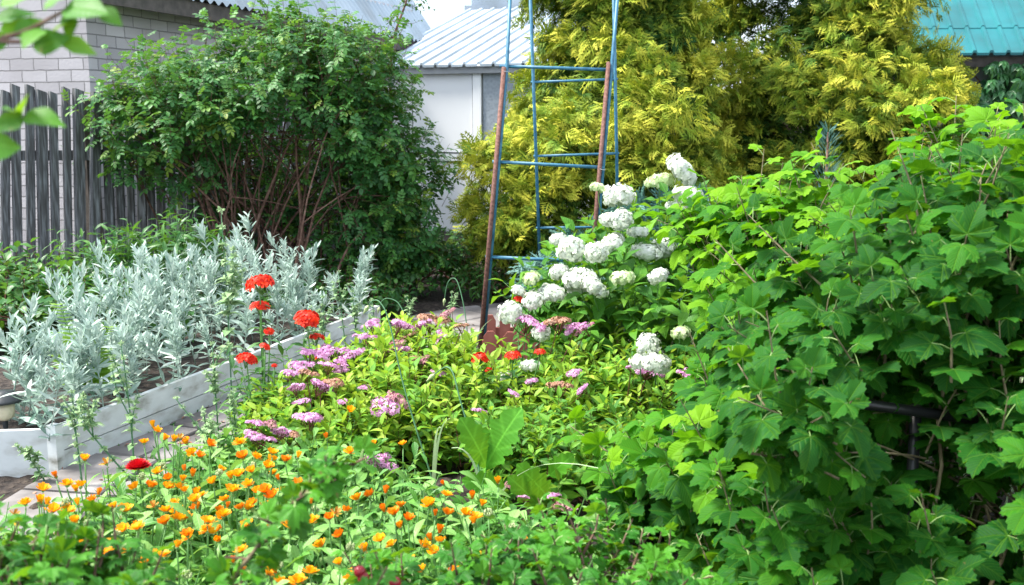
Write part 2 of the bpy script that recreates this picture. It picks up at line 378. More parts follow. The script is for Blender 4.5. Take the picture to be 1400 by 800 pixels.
M['cal_leaf'] = leafmat('calendula_leaf', [(.05, .2, .025), (.11, .32, .045), (.25, .47, .12)], .3, .45, (.3, .5, .05), vein_amt=.2, spec=.4)
M['orange'] = leafmat('orange_petal', [(.95, .31, .004), (1, .49, .006), (1, .68, .025)], .3, .5, None, (), 0, 0)
M['orange_deep'] = leafmat('deep_orange_petal', [(.85, .2, .004), (.97, .31, .004), (1, .43, .01)], .25, .5, None, (), 0, 0)
M['faded'] = leafmat('faded_petal', [(.45, .2, .03), (.7, .35, .06), (.8, .48, .14)], .3, .6, None, (), 0, 0)
M['disc'] = surfmat('flower_disc', [(.35, .1, .01), (.7, .3, .02)], 300, .8, .5)
M['calyx'] = surfmat('calyx', [(.1, .22, .06), (.24, .36, .12)], 60, .6, .2)
M['seed'] = surfmat('seedhead', [(.25, .38, .12), (.55, .6, .35)], 120, .7, .4)
M['red'] = leafmat('red_petal', [(.55, .012, .005), (.85, .03, .008), (.95, .08, .015)], .2, .5, None, (), 0, 0)
M['crimson'] = leafmat('crimson_petal', [(.5, .005, .012), (.8, .012, .02)], .2, .45, None, (), 0, 0)
M['dark_leaf'] = leafmat('dark_leaf', [(.015, .085, .022), (.035, .15, .03), (.09, .24, .035)], .3, .4, (.2, .4, .02), vein_amt=.2, spec=.45)
M['mint_leaf'] = leafmat('mint_leaf', [(.2, .38, .15), (.34, .5, .25), (.52, .64, .4)], .3, .6, None, vein_amt=.2)
M['goose_leaf'] = leafmat('gooseberry_leaf', [(.012, .095, .008), (.025, .165, .010), (.075, .29, .012)], .35, .5, (.3, .5, .01), (0, .95, -.95), .25, .4)
M['bright_leaf'] = leafmat('bright_leaf', [(.02, .13, .02), (.05, .22, .02), (.16, .4, .02)], .35, .45, (.4, .6, .01), vein_amt=.2)
M['oak_leaf'] = leafmat('lobed_leaf', [(.06, .26, .02), (.11, .36, .025)], .38, .55, (.35, .6, .02), (0,), .5, .3, fine=14)
M['fern'] = leafmat('fern_frond', [(.13, .32, .03), (.26, .46, .05)], .35, .5, (.4, .6, .03), (), 0, 0)
M['creeper'] = leafmat('creeper_leaf', [(.012, .085, .03), (.03, .15, .045), (.07, .22, .05)], .25, .35, (.2, .4, .02), vein_amt=.2, spec=.5)
M['berry'] = surfmat('berry_skin', [(.18, .008, .015), (.32, .02, .03)], 30, .25, .05)
M['soil'] = surfmat('soil', [(.012, .009, .008), (.035, .026, .022), (.075, .058, .045)], 26, .95, 1.0, 12, dist=.05)
M['stone'] = surfmat('paving_stone', [(.11, .1, .095), (.19, .175, .17), (.28, .26, .255)], 5, .85, .35, 10, dist=.01)
M['white_board'] = surfmat('white_painted_board', [(.22, .22, .19), (.5, .52, .51), (.63, .67, .68), (.7, .74, .75)], 7, .6, .15, 12, (1, 1, 2.2), pos=[.28, .4, .52, .7])
M['fence'] = surfmat('weathered_picket', [(.045, .045, .045), (.1, .105, .11), (.22, .24, .26)], 14, .85, .5, 8, (4, 4, .35))
M['roof_metal'] = surfmat('galvanised_roof', [(.2, .23, .25), (.28, .35, .41), (.37, .44, .5)], 1.3, .5, .05, 9, (1, 1, .4), .1)
M['roof_white'] = surfmat('pale_metal_roof', [(.28, .32, .34), (.37, .44, .51), (.46, .53, .6)], 1.4, .5, .03, 9, (1, 1, .5), .1)
M['roof_teal'] = surfmat('teal_metal_roof', [(.01, .085, .095), (.007, .135, .155), (.015, .19, .205)], 1.5, .4, .03)
M['wood_dark'] = surfmat('dark_timber', [(.05, .045, .04), (.11, .095, .085)], 12, .8, .3)
M['white_panel'] = surfmat('white_panel', [(.84, .86, .88), (.88, .9, .91)], 1.5, .5, .02)
M['shadow_line'] = surfmat('painted_shadow_line', [(.07, .075, .08), (.1, .105, .11)], 4, .7, .05)  # dark colour standing in for the shadow line around the veranda panels
M['grey_wall'] = surfmat('grey_wall', [(.3, .32, .34), (.45, .46, .48)], 3, .85, .2)
M['blue_paint'] = surfmat('blue_paint', [(.025, .1, .18), (.035, .155, .25), (.07, .2, .3)], 25, .45, .1)
M['rust'] = surfmat('rusty_steel', [(.07, .03, .025), (.14, .065, .05), (.2, .1, .08)], 60, .8, .3)
M['terracotta'] = surfmat('terracotta_plastic', [(.32, .1, .08), (.4, .14, .11)], 14, .6, .05)
M['black_pipe'] = surfmat('black_pipe', [(.012, .012, .014), (.02, .02, .024)], 10, .35, .03)
M['lamp_black'] = surfmat('lamp_cap', [(.02, .025, .03), (.04, .045, .05)], 10, .4, .03)
M['lamp_cream'] = surfmat('lamp_glass', [(.55, .5, .36), (.65, .6, .45)], 10, .4, .03)
def brickmat():
    m, t, N, L = newmat('white_brick'); out = N('ShaderNodeOutputMaterial'); pr = N('ShaderNodeBsdfPrincipled')
    uv = N('ShaderNodeUVMap'); uv.uv_map = 'UVMap'
    nz = N('ShaderNodeTexNoise'); nz.inputs['Scale'].default_value = 9; nz.inputs['Detail'].default_value = 4; L(uv.outputs[0], nz.inputs['Vector'])
    ad = N('ShaderNodeVectorMath'); ad.operation = 'MULTIPLY_ADD'; L(nz.outputs['Color'], ad.inputs[0]); ad.inputs[1].default_value = (.022, .016, 0); L(uv.outputs[0], ad.inputs[2])
    br = N('ShaderNodeTexBrick'); L(ad.outputs[0], br.inputs['Vector']); br.inputs['Scale'].default_value = 1
    br.inputs['Brick Width'].default_value = .272; br.inputs['Row Height'].default_value = .106; br.inputs['Mortar Size'].default_value = .006; br.inputs['Mortar Smooth'].default_value = .25
    br.inputs['Color1'].default_value = (.6, .585, .61, 1); br.inputs['Color2'].default_value = (.4, .385, .41, 1); br.inputs['Mortar'].default_value = (.17, .17, .175, 1)
    n2 = N('ShaderNodeTexNoise'); n2.inputs['Scale'].default_value = 40; n2.inputs['Detail'].default_value = 8; L(uv.outputs[0], n2.inputs['Vector'])
    col = mixc(t, mth(t, 'MULTIPLY', n2.outputs[0], .22), br.outputs['Color'], (.36, .35, .36))
    n3 = N('ShaderNodeTexNoise'); n3.inputs['Scale'].default_value = 1.3; n3.inputs['Detail'].default_value = 9; L(uv.outputs[0], n3.inputs['Vector'])
    col = mixc(t, mth(t, 'MULTIPLY', mth(t, 'POWER', n3.outputs[0], 2.0), 1.0), col, (.25, .24, .24))
    L(col, pr.inputs['Base Color']); pr.inputs['Roughness'].default_value = .9
    b = N('ShaderNodeBump'); b.inputs['Strength'].default_value = .8; b.inputs['Distance'].default_value = .012
    L(mth(t, 'SUBTRACT', mth(t, 'MULTIPLY', n2.outputs[0], .25), br.outputs['Fac']), b.inputs['Height']); L(b.outputs[0], pr.inputs['Normal'])
    L(pr.outputs[0], out.inputs[0]); return m
M['brick'] = brickmat()
def glassmat():
    m, t, N, L = newmat('frosted_glass'); out = N('ShaderNodeOutputMaterial'); pr = N('ShaderNodeBsdfPrincipled')
    v = N('ShaderNodeTexVoronoi'); v.inputs['Scale'].default_value = 26; L(N('ShaderNodeTexCoord').outputs['Object'], v.inputs['Vector'])
    L(ramp(t, v.outputs['Distance'], [(.26, .3, .34), (.38, .43, .48)]), pr.inputs['Base Color']); pr.inputs['Roughness'].default_value = .28
    b = N('ShaderNodeBump'); b.inputs['Strength'].default_value = .2; b.inputs['Distance'].default_value = .01; L(v.outputs['Distance'], b.inputs['Height']); L(b.outputs[0], pr.inputs['Normal'])
    L(pr.outputs[0], out.inputs[0]); return m
M['glass'] = glassmat()

# ------------------------------------------------------------------ the setting: ground, path
rng = np.random.default_rng(1)
g = Geo(); g.add([(-150, -30, 0), (150, -30, 0), (150, 300, 0), (-150, 300, 0)], np.array([[0, 1, 2, 3]])); struct('ground', g, M['soil'])
# near soil with real clods
n = 170; xs = np.linspace(-3.4, 3.6, n); ys = np.linspace(1.2, 9.2, n); X, Y = np.meshgrid(xs, ys)
Z = np.zeros_like(X)
for k in range(26):
    a = rng.uniform(0, 6.28); f = rng.uniform(8, 70); Z += .35 / f * np.sin(f * (X * math.cos(a) + Y * math.sin(a)) + rng.uniform(0, 6.28)) * .5
Z = .02 + Z * .5 + rng.normal(size=Z.shape) * .004
edge = np.minimum.reduce([X - xs[0], xs[-1] - X, Y - ys[0], ys[-1] - Y]); Z = np.where(edge < .12, -.02, np.maximum(Z, .006))
i, j = np.meshgrid(np.arange(n - 1), np.arange(n - 1)); a = (j * n + i).ravel()
g = Geo(); g.add(np.stack([X, Y, Z], -1).reshape(-1, 3), np.stack([a, a + 1, a + n + 1, a + n], -1)); struct('soil', g, M['soil'], True)
cl = smoothpath([(-1.74, 1.6), (-1.76, 3.2), (-1.68, 4.3), (-1.18, 5.7), (-.72, 7.0), (-.3, 8.0), (.55, 8.5), (1.6, 8.8), (2.8, 9.1)], 240)
g = Geo(); seg = np.r_[0, np.cumsum(np.linalg.norm(np.diff(cl, axis=0), axis=1))]
def onpath(s, lat):
    p = np.array([np.interp(s, seg, cl[:, 0]), np.interp(s, seg, cl[:, 1])]); q = np.array([np.interp(s + .02, seg, cl[:, 0]), np.interp(s + .02, seg, cl[:, 1])])
    tn = nrm(q - p); return p + lat * np.array([tn[1], -tn[0]])
s = 0
while s < seg[-1] - .5:
    L = rng.uniform(.3, .5); wd = .33 if s < 6 else .5; mid = rng.uniform(-.1, .1)
    for a0, a1 in ((-wd, mid), (mid, wd)):
        gp = .009; z = .05 + rng.uniform(-.005, .005); q = []
        cs = [onpath(s + gp + rng.uniform(0, .02), a0 + gp), onpath(s + gp + rng.uniform(0, .02), a1 - gp), onpath(s + L - gp, a1 - gp - rng.uniform(0, .015)), onpath(s + L - gp, a0 + gp + rng.uniform(0, .015))]
        cen = sum(cs) / 4; lo = [(*c, .0) for c in cs]; m1 = [(*c, z - .008) for c in cs]; tp = [(*(c + (cen - c) * .04), z + rng.uniform(-.002, .002)) for c in cs]
        v = lo + m1 + tp; f = []
        for b in (0, 4):
            for k in range(4): f.append([b + k, b + (k + 1) % 4, b + 4 + (k + 1) % 4, b + 4 + k])
        f.append([8, 9, 10, 11]); g.add(v, np.array(f)[:, ::-1])
    s += L
struct('path', g, M['stone'])

# ------------------------------------------------------------------ raised bed edged with white boards
A = G(86, 652)[:2]; B = G(512, 466)[:2]
ab = nrm(B - A); na = np.array([ab[1], -ab[0]])          # na points to the path side
LAB = np.linalg.norm(B - A); rzab = math.atan2(ab[1], ab[0])
bed = thing('bed_edging', 'white painted board edging along the bed of silver plants beside the path', 'bed edging', (*A, 0))
def loc2(p): return np.array([p[0] - A[0], p[1] - A[1]])
for k, (z0, z1) in enumerate(((.0, .12), (.126, .24))):
    g = Geo(); m = loc2((A + B) / 2) + na * (.003 * k)
    g.box((m[0], m[1], (z0 + z1) / 2), (LAB, .028, z1 - z0), rzab); obj('board', g, M['white_board'], bed, smooth=False)
left_dir = nrm(np.array([-1.0, -.10])); lm = loc2(A) + left_dir * .65; lr = math.atan2(left_dir[1], left_dir[0])
g = Geo(); g.box((lm[0], lm[1], .11), (1.2, .028, .22), lr); obj('board', g, M['white_board'], bed, smooth=False)
g = Geo(); g.box((*(-na * .0 + ab * -.03), .123), (.045, .05, .247), rzab); obj('corner_post', g, M['white_board'], bed, smooth=False)
g = Geo(); e = loc2(B); g.box((*(e + ab * .03), .123), (.045, .05, .247), rzab); obj('corner_post', g, M['white_board'], bed, smooth=False)
q = A - na * .02; g = Geo()
g.add([(*(A - na * .02), .185), (*(B - na * .02), .185), (*(B - na * 1.6), .185), (-4.2, 7.6, .185), (-3.6, A[1] - .1, .185)], [np.array([[0, 1, 2, 3, 4]])]); struct('bed_soil', g, M['soil'])

# ------------------------------------------------------------------ brick house
hc = P(122, 100, 9.6)[:2]; he = P(566, 100, 16.8)[:2]; hd = nrm(he - hc); hn = np.array([-hd[1], hd[0]])   # hn: away from the garden
hl = np.linalg.norm(he - hc); EAVE = 2.76
house = thing('brick_house', 'white brick house under a steep grey corrugated roof behind the picket fence', 'house', (*hc, 0))
def wallquad(g, a, b, z0, z1, uo=0.0):
    l = np.linalg.norm(np.array(b) - np.array(a))
    g.add([(*a, z0), (*b, z0), (*b, z1), (*a, z1)], np.array([[0, 1, 2, 3]]), [(uo, z0), (uo + l, z0), (uo + l, z1), (uo, z1)])
W = 4.4; o = np.zeros(2)
g = Geo(); wallquad(g, o, hd * hl, 0, EAVE + .5, .131); wallquad(g, hn * W + (0, 0), o, 0, EAVE + .3, .0)
wallquad(g, hd * hl, hd * hl + hn * W, 0, EAVE + .3); wallquad(g, hd * hl + hn * W, hn * W, 0, EAVE + .3); obj('wall', g, M['brick'], house, smooth=False)
sl = R(55); up2 = hn * math.cos(sl); nrow = 2
def roofpt(s, t, z): p = hd * s + up2 * t - hn * .35; return (p[0], p[1], EAVE - .02 + t * math.sin(sl) + z)
ss = np.linspace(-.45, hl + .35, 560); T = W / 2 / math.cos(sl) + .6
g = Geo(); v = []
for t in (0, T):
    for s_ in ss:
        h_ = .02 * math.sin(s_ * 2 * math.pi / .15); v.append(roofpt(s_, t, h_))
k = len(ss); a = np.arange(k - 1); g.add(v, np.stack([a, a + 1, a + k + 1, a + k], -1))
obj('roof', g, M['roof_metal'], house)
g = Geo(); gm = Geo()
for s_ in (-.42, hl + .1): pass
p0 = np.array(roofpt(-.45, .02, -.09)); p1 = np.array(roofpt(hl + .35, .02, -.09))
g.box((p0 + p1) / 2 + (hn[0] * .05, hn[1] * .05, -.02), (np.linalg.norm(p1 - p0), .03, .16), math.atan2(hd[1], hd[0])); obj('fascia', g, M['wood_dark'], house, smooth=False)
g = Geo(); q = [hd * -.45 - hn * .29, hd * (hl + .3) - hn * .29, hd * (hl + .3) - hn * .002, hd * -.45 - hn * .002]
g.add([(*x, EAVE + .02 - .12) for x in q] + [(*x, EAVE + .05 - .12) for x in q], np.array([[3, 2, 1, 0], [4, 5, 6, 7]])); obj('soffit', g, M['wood_dark'], house, smooth=False)
# gable triangles
g = Geo(); apex = hn * W / 2
for e_ in (0, hl):
    b = hd * e_; g.add([(*b, EAVE + .3), (*(b + hn * W), EAVE + .3), (*(b + apex), EAVE + W / 2 * math.tan(sl) - .1)], np.array([[0, 1, 2]]), [(0, 0), (W, 0), (W / 2, 3)])
obj('gable', g, M['brick'], house, smooth=False)

# ------------------------------------------------------------------ picket fence
rf = random.Random(5)
def fence(p0, p1, label, zt, pitch, wid, nskip=()):
    p0, p1 = np.array(p0), np.array(p1); d = nrm(p1 - p0); L = np.linalg.norm(p1 - p0); nn = np.array([d[1], -d[0]])
    th = thing('picket_fence', label, 'fence', (*p0, 0), 'grey picket fences')
    for z in (.45, 1.28):
        g = Geo(); c = d * L / 2 - nn * .04; g.box((*c, z), (L, .04, .08), math.atan2(d[1], d[0])); obj('rail', g, M['fence'], th, smooth=False)
    x = .05
    while x < L:
        wd = wid * rf.uniform(.8, 1.15); h = zt + rf.uniform(-.03, .03); lean = rf.uniform(.06, .12)
        b = d * x; tpx = d * (x + lean)
        g = Geo(); prof = [(-.5, 0), (-.16, .62), (.5, .1), (.5, -.02), (-.5, -.06)]
        lo = [(*(b + d * wd * a + nn * wd * c), .03) for a, c in prof]; hi = [(*(tpx + d * wd * a + nn * wd * c), h + (.012 if a < 0 else -.01)) for a, c in prof]
        k = len(prof); f4 = np.array([[i, (i + 1) % k, k + (i + 1) % k, k + i] for i in range(k)])
        g.add(lo + hi, [f4[:, ::-1], np.array([[k + i for i in range(k)]])[:, ::-1]]); obj('picket', g, M['fence'], th, smooth=False)
        x += pitch * rf.uniform(.94, 1.07)
    for x in (0, L):
        g = Geo(); c = d * x - nn * .12; g.box((*c, .85), (.09, .09, 1.72), math.atan2(d[1], d[0])); obj('post', g, M['wood_dark'], th, smooth=False)
    return th
fc = P(124, 200, 8.4)[:2]
fence(P(-150, 200, 8.0)[:2], fc, 'grey weathered picket fence standing in front of the white brick wall', 1.79, .092, .08)
fence(fc + (0.02, .1), P(520, 200, 12.0)[:2], 'grey weathered picket fence running back behind the large rose bush', 1.78, .11, .085)

# ------------------------------------------------------------------ white veranda house
va = P(508, 100, 15.0)[:2]; al = R(-22); vd = np.array([math.cos(al), math.sin(al)]); vn = np.array([-vd[1], vd[0]])
ver = thing('veranda', 'white panelled veranda with a pale ribbed metal roof beyond the steel trellis', 'veranda', (*va, 0))
VE = 1.55 + 78 / 1450 * 14.6; VL = 4.2
def vp(s, t, z): p = vd * s + vn * t; return (p[0], p[1], z)
def vbox(g, s0, s1, z0, z1, t0, t1): g.box(vp((s0 + s1) / 2, (t0 + t1) / 2, (z0 + z1) / 2), (s1 - s0, t1 - t0, z1 - z0), al)
g = Geo(); vbox(g, .12, VL, 0, VE - .05, .06, 3.0); obj('wall', g, M['white_panel'], ver, smooth=False)
PX = lambda px: (px - 512) / 1450 * 14.9 / math.cos(al) * 1.0
zz = lambda py: 1.55 + (165 - py) / 1450 * 14.5
g = Geo()
cols = [(PX(560), PX(567)), (PX(653), PX(664)), (PX(752), PX(762)), (PX(850), PX(860))]
for a_, b_ in cols: vbox(g, a_, b_, .1, VE - .1, 0, .057)
for py0, py1 in ((97, 88), (220, 211), (330, 322)):
    for (a0, b0), (a1, b1) in zip(cols[:-1], cols[1:]): vbox(g, b0 + .002, a1 - .002, zz(py0), zz(py1), .004, .055)
obj('frame', g, M['white_panel'], ver, smooth=False)
for k in range(3):
    x0, x1 = cols[k][1] + .01, cols[k + 1][0] - .01
    for py0, py1 in ((210, 98), (321, 221)):
        g = Geo(); vbox(g, x0 - .008, x1 + .008, zz(py0), zz(py1), .046, .058); obj('panel_shadow', g, M['shadow_line'], ver, smooth=False)  # dark strip added as the painted shadow around each panel
        g = Geo(); vbox(g, x0 + .012, x1 - .012, zz(py0) + .02, zz(py1) - .02, .03, .0455)
        obj('window' if (k == 1 and py1 < 100) or k == 2 else 'panel', g, M['glass'] if (k == 1 and py1 < 100) else M['white_panel'], ver, smooth=False)
th_ = R(17); RL = 3.75
def vroof(s, t, h): p = vd * s + vn * (t * math.cos(th_) - .1); return (p[0], p[1], VE - .03 + t * math.sin(th_) + h)
xs_ = []; hs_ = []; s_ = -.05
while s_ < VL + .2:
    for dx, h_ in ((0, 0), (.012, .032), (.04, .032), (.052, 0)): xs_.append(s_ + dx); hs_.append(h_)
    s_ += .215
g = Geo(); k = len(xs_); v = [vroof(a_, 0, b_) for a_, b_ in zip(xs_, hs_)] + [vroof(a_, RL, b_) for a_, b_ in zip(xs_, hs_)]
v += [vroof(a_, 0.002, b_ - .035) for a_, b_ in zip(xs_, hs_)]
a = np.arange(k - 1); g.add(v, np.concatenate([np.stack([a, a + 1, a + k + 1, a + k], -1), np.stack([a, a + 2 * k, a + 2 * k + 1, a + 1], -1)])); obj('roof', g, M['roof_white'], ver, smooth=False)
g = Geo(); vbox(g, .0, VL, VE - .15, VE - .07, -.05, -.01); obj('fascia', g, M['grey_wall'], ver, smooth=False)
# taller lapped roof behind
g = Geo(); uc = P(690, 10, 19.5); 
for k in range(8):
    z0 = 1.55 + (165 - 24) / 1450 * 19.5 + k * .19
    g.box((uc[0] - va[0] + .6 + k * .055, uc[1] - va[1] + k * .12, z0 + .1), (2.7 - k * .14, .06, .215), al * .3, tilt=0)
obj('upper_roof', g, M['roof_white'], ver, smooth=False)

# ------------------------------------------------------------------ shed with a teal roof
ta = P(1262, 100, 13.0)[:2]; tl = R(-7); td = np.array([math.cos(tl), math.sin(tl)]); tn_ = np.array([-td[1], td[0]])
shed = thing('shed', 'grey walled shed with a bright teal ribbed metal roof', 'shed', (*ta, 0)); TE = 1.55 + 92 / 1450 * 13
g = Geo(); c = td * 2 + tn_ * 1.6; g.box((*c, TE / 2), (4.0, 3.0, TE), tl); obj('wall', g, M['grey_wall'], shed, smooth=False)
def troof(s, t, h, z=0): p = td * s + tn_ * (t * math.cos(R(38)) - .35) ; return (p[0], p[1], TE - .03 + t * math.sin(R(38)) + h)
for r0, r1, dz in ((0, .52, 0), (.5, 3.6, .012)):
    xs_, hs_ = [], []; s_ = -.3
    while s_ < 4.3:
        for dx, h_ in ((0, 0), (.015, .03), (.045, .03), (.06, 0)): xs_.append(s_ + dx); hs_.append(h_ + dz)
        s_ += .19
    g = Geo(); k = len(xs_); v = [troof(a_, r0, b_) for a_, b_ in zip(xs_, hs_)] + [troof(a_, r1, b_) for a_, b_ in zip(xs_, hs_)] + [troof(a_, r0 + .002, b_ - .03) for a_, b_ in zip(xs_, hs_)]
    a = np.arange(k - 1); g.add(v, np.concatenate([np.stack([a, a + 1, a + k + 1, a + k], -1), np.stack([a, a + 2 * k, a + 2 * k + 1, a + 1], -1)])); obj('roof_sheet', g, M['roof_teal'], shed, smooth=False)
g = Geo(); c = td * 2 - tn_ * .2; g.box((*c, TE - .13), (4.4, .04, .12), tl); obj('fascia', g, M['wood_dark'], shed, smooth=False)
rng = np.random.default_rng(12)
cre = thing('creeper', 'dark green five fingered creeper covering the wall under the teal roof', 'climbing plant', (*(ta + td * 1.4), 0))
g = Geo(); gt = Geo(); k = 900; s_ = -1.05 + 3.2 * rng.random(k) ** 1.7; z_ = np.clip(rng.beta(2.4, 1.0, k) * 2.25, .1, None); off = rng.uniform(.02, .4, k)
z_ = np.where(s_ < -.72, z_ * .86, z_)
pos = np.stack([td[0] * s_ - tn_[0] * off, td[1] * s_ - tn_[1] * off, z_], -1)
dd = np.stack([rng.normal(size=k) * .5, -rng.uniform(.2, .8, k), -rng.uniform(.2, 1, k)], -1); uu = np.tile([-.1, -.7, .75], (k, 1)) + rng.normal(size=(k, 3)) * .25
g.scatter(PALM, pos, dd, uu, rng.uniform(.1, .19, k), rng.uniform(0, 1, k)); obj('foliage', g, M['creeper'], cre)
for k in range(9):
    b = td * rng.uniform(-.7, 2); e_ = b + td * rng.normal() * .5; gt.tube(bez((*(b - tn_ * .03), 0), (*(b - tn_ * .05), 1.2), (*(e_ - tn_ * .03), 2.1), 8), .01, 5)
obj('vine', gt, M['bark'], cre)

# ------------------------------------------------------------------ conifers
def thuja(name, label, cx, cy, prof, nb, K, seed, lmat='thuja', size=.135, cat='conifer', bow=(.32, .27, .13), lump=.4, group=None, front=.78):
    rng = np.random.default_rng(seed); th = thing(name, label, cat, (cx, cy, 0), group)
    zz = np.array([p[0] for p in prof]); rr = np.array([p[1] for p in prof]); H = zz[-1]; zst = rng.permutation(nb) / nb
    g, gb = Geo(), Geo()
    g2 = Geo(); hh = np.linspace(0, H * .92, 9); g2.tube(np.stack([.05 * np.sin(hh * 2), .04 * np.cos(hh * 1.7), hh], -1), np.linspace(.11, .02, 9), 8); obj('trunk', g2, M['bark'], th)
    lob = [(rng.uniform(0, 6.28), rng.uniform(0, H), rng.uniform(.5, 1)) for _ in range(14)]
    for b in range(nb):
        z = .08 + (H * .95 - .08) * zst[b] ** 1.12
        az = rng.uniform(0, 6.28)
        if rng.random() < front: az = -math.pi / 2 + rng.normal() * .95
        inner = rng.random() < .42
        rad = np.interp(z, zz, rr); lumpv = sum(w * math.exp(-((z - lz) / .45) ** 2 - (math.atan2(math.sin(az - la), math.cos(az - la)) / .5) ** 2) for la, lz, w in lob)
        rad = rad * (rng.uniform(.45, .7) if inner else rng.uniform(.8, 1.0)) * (1 - lump * .5 + lump * min(lumpv, 1.6)); out = np.array([math.cos(az), math.sin(az), 0])
        c = out * rad + (0, 0, z); lat = np.array([-out[1], out[0], 0]); ax = nrm(out + (0, 0, rng.uniform(-.15, .5))); upv = np.cross(ax, lat) * -1
        if upv[2] < 0: upv = -upv
        sc = rng.uniform(.75, 1.25) * (.6 + .4 * min(1, (H - z) / 1.2)); k = int(K * rng.uniform(.7, 1.2))
        u = rng.beta(1.6, 1.2, k) * 2 - 1; l = rng.normal(size=k) * .5; t = rng.normal(size=k) * .45
        pos = c + sc * (bow[0] * u[:, None] * ax + bow[1] * (l * (1 - .35 * u))[:, None] * lat + bow[2] * (t - .9 * np.maximum(u, 0) ** 2 - .5 * l * l)[:, None] * upv)
        d = nrm(ax * rng.uniform(.3, .9, k)[:, None] + lat * (l * 1.1 + rng.normal(size=k) * .6)[:, None] + np.array([0, 0, 1]) * (rng.normal(size=k) * .55 + .1 - .35 * np.maximum(u, 0))[:, None])
        nn = nrm(upv * .7 + rng.normal(size=(k, 3)) * .5 + out * .7)
        tint = np.clip((.08 if inner else .5) + .34 * u + .12 * t + rng.normal(size=k) * .14 + rng.normal() * .12, 0, 1)  # inner sprays naturally greener, also tinted darker to paint shade between clumps
        ch = rng.integers(0, 3, k)
        for i in range(3):
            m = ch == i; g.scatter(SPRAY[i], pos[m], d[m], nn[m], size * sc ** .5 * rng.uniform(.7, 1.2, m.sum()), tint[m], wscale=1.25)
        if b % 3 == 0: gb.tube(bez((0, 0, max(z - .5, .1)), (c * .5 + (0, 0, z * .5 - .1)), c + ax * .05, 7), np.linspace(.025, .006, 7), 5)
    obj('crown', g, M[lmat], th); obj('limbs', gb, M['bark'], th); return th
c1 = P(845, 300, 10.0); c2 = P(1105, 300, 10.8)
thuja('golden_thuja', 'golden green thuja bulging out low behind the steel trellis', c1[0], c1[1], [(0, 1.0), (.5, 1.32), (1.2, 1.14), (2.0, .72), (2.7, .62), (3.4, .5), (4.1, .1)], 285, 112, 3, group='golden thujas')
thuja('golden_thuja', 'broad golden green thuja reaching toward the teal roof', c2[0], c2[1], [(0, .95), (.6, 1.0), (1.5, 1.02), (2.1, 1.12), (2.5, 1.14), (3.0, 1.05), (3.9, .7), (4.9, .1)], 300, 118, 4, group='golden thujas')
j1 = P(930, 285, 8.2); j2 = P(815, 300, 8.0); j3 = P(1345, 225, 8.5)
for lab, c, r, h, sd in (('blue green juniper behind the topmost white hydrangea heads', j1, .62, 1.0, 21), ('small blue green juniper behind the leg of the trellis', j2, .3, .7, 22), ('spreading blue green juniper below the creeper wall', j3, .8, 1.34, 23)):
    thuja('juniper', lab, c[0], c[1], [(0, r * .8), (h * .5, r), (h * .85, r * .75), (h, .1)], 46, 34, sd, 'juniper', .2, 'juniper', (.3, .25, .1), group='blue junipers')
sp = P(1131, 200, 7.6); rng = np.random.default_rng(31)
pin = thing('young_pine', 'young dark green pine tip rising between the thuja and the currant hedge', 'conifer', (sp[0], sp[1], 0))
g = Geo(); g.tube([(0, 0, 0), (.01, 0, .8), (0, 0, sp[2] + .1)], [.02, .015, .006], 6); obj('trunk', g, M['bark'], pin)
g = Geo(); k = 420; z = rng.uniform(.5, sp[2] + .13, k); a = rng.uniform(0, 6.28, k); rr_ = np.clip((sp[2] + .2 - z) * .25, .01, .3) * rng.random(k)
pos = np.stack([np.cos(a) * rr_, np.sin(a) * rr_, z], -1); d = np.stack([np.cos(a), np.sin(a), rng.uniform(.6, 1.6, k)], -1)
g.scatter(blade([(0, .02), (.5, .025), (1, .003)], .2, .1), pos, d, rng.normal(size=(k, 3)), .09, rng.uniform(0, 1, k)); obj('needles', g, M['juniper'], pin)

for k, (px, d, h, lab) in enumerate(((830, 14.2, 2.5, 'dark leafy tree glimpsed behind the thuja next to the trellis'), (960, 15.0, 3.4, 'dark leafy tree glimpsed between the two thujas'), (1110, 14.5, 2.9, 'dark leafy tree glimpsed behind the broad thuja'))):
    c = P(px, 300, d); shrub('background_tree', lab, 'tree', (c[0], c[1], 0), [((c[0], c[1], h * .62), (.85, .6, h * .4)), ((c[0] + .3, c[1], h * .3), (.8, .6, h * .3))], 190, .4, 6, OV, .2, M['dark_leaf'], M['bark'], 5, 35 + k, 'trees behind the thujas', stem_r=.03)
# ------------------------------------------------------------------ large rose bush by the fence
shrub('rose_bush', 'tall sprawling rose bush with brown stems in front of the grey fence', 'bush', (-2.0, 9.0, 0),
      [((-2.02, 8.95, 1.6), (1.12, .8, .68)), ((-2.55, 8.6, 1.5), (.82, .6, .5)), ((-1.3, 9.1, 1.1), (.5, .65, .88)), ((-1.8, 9.5, .7), (.9, .45, .5)), ((-1.6, 8.9, 1.95), (.68, .6, .4)), ((-.98, 9.25, .95), (.4, .5, .55)), ((-1.0, 9.3, .45), (.42, .5, .45))],
      1280, .32, 6, PINN, .14, M['rose_leaf'], M['bark'], 70, 41, stem_r=.014, outw=.8, upw=.35, inner=.2, base_spread=.34, noise=.22, hollow=((-1.85, 8.25, .9), (.68, .7, .68)), spread=.95, upn=1.2, droop=.2, tint=(0, .75), small_tip=.7)
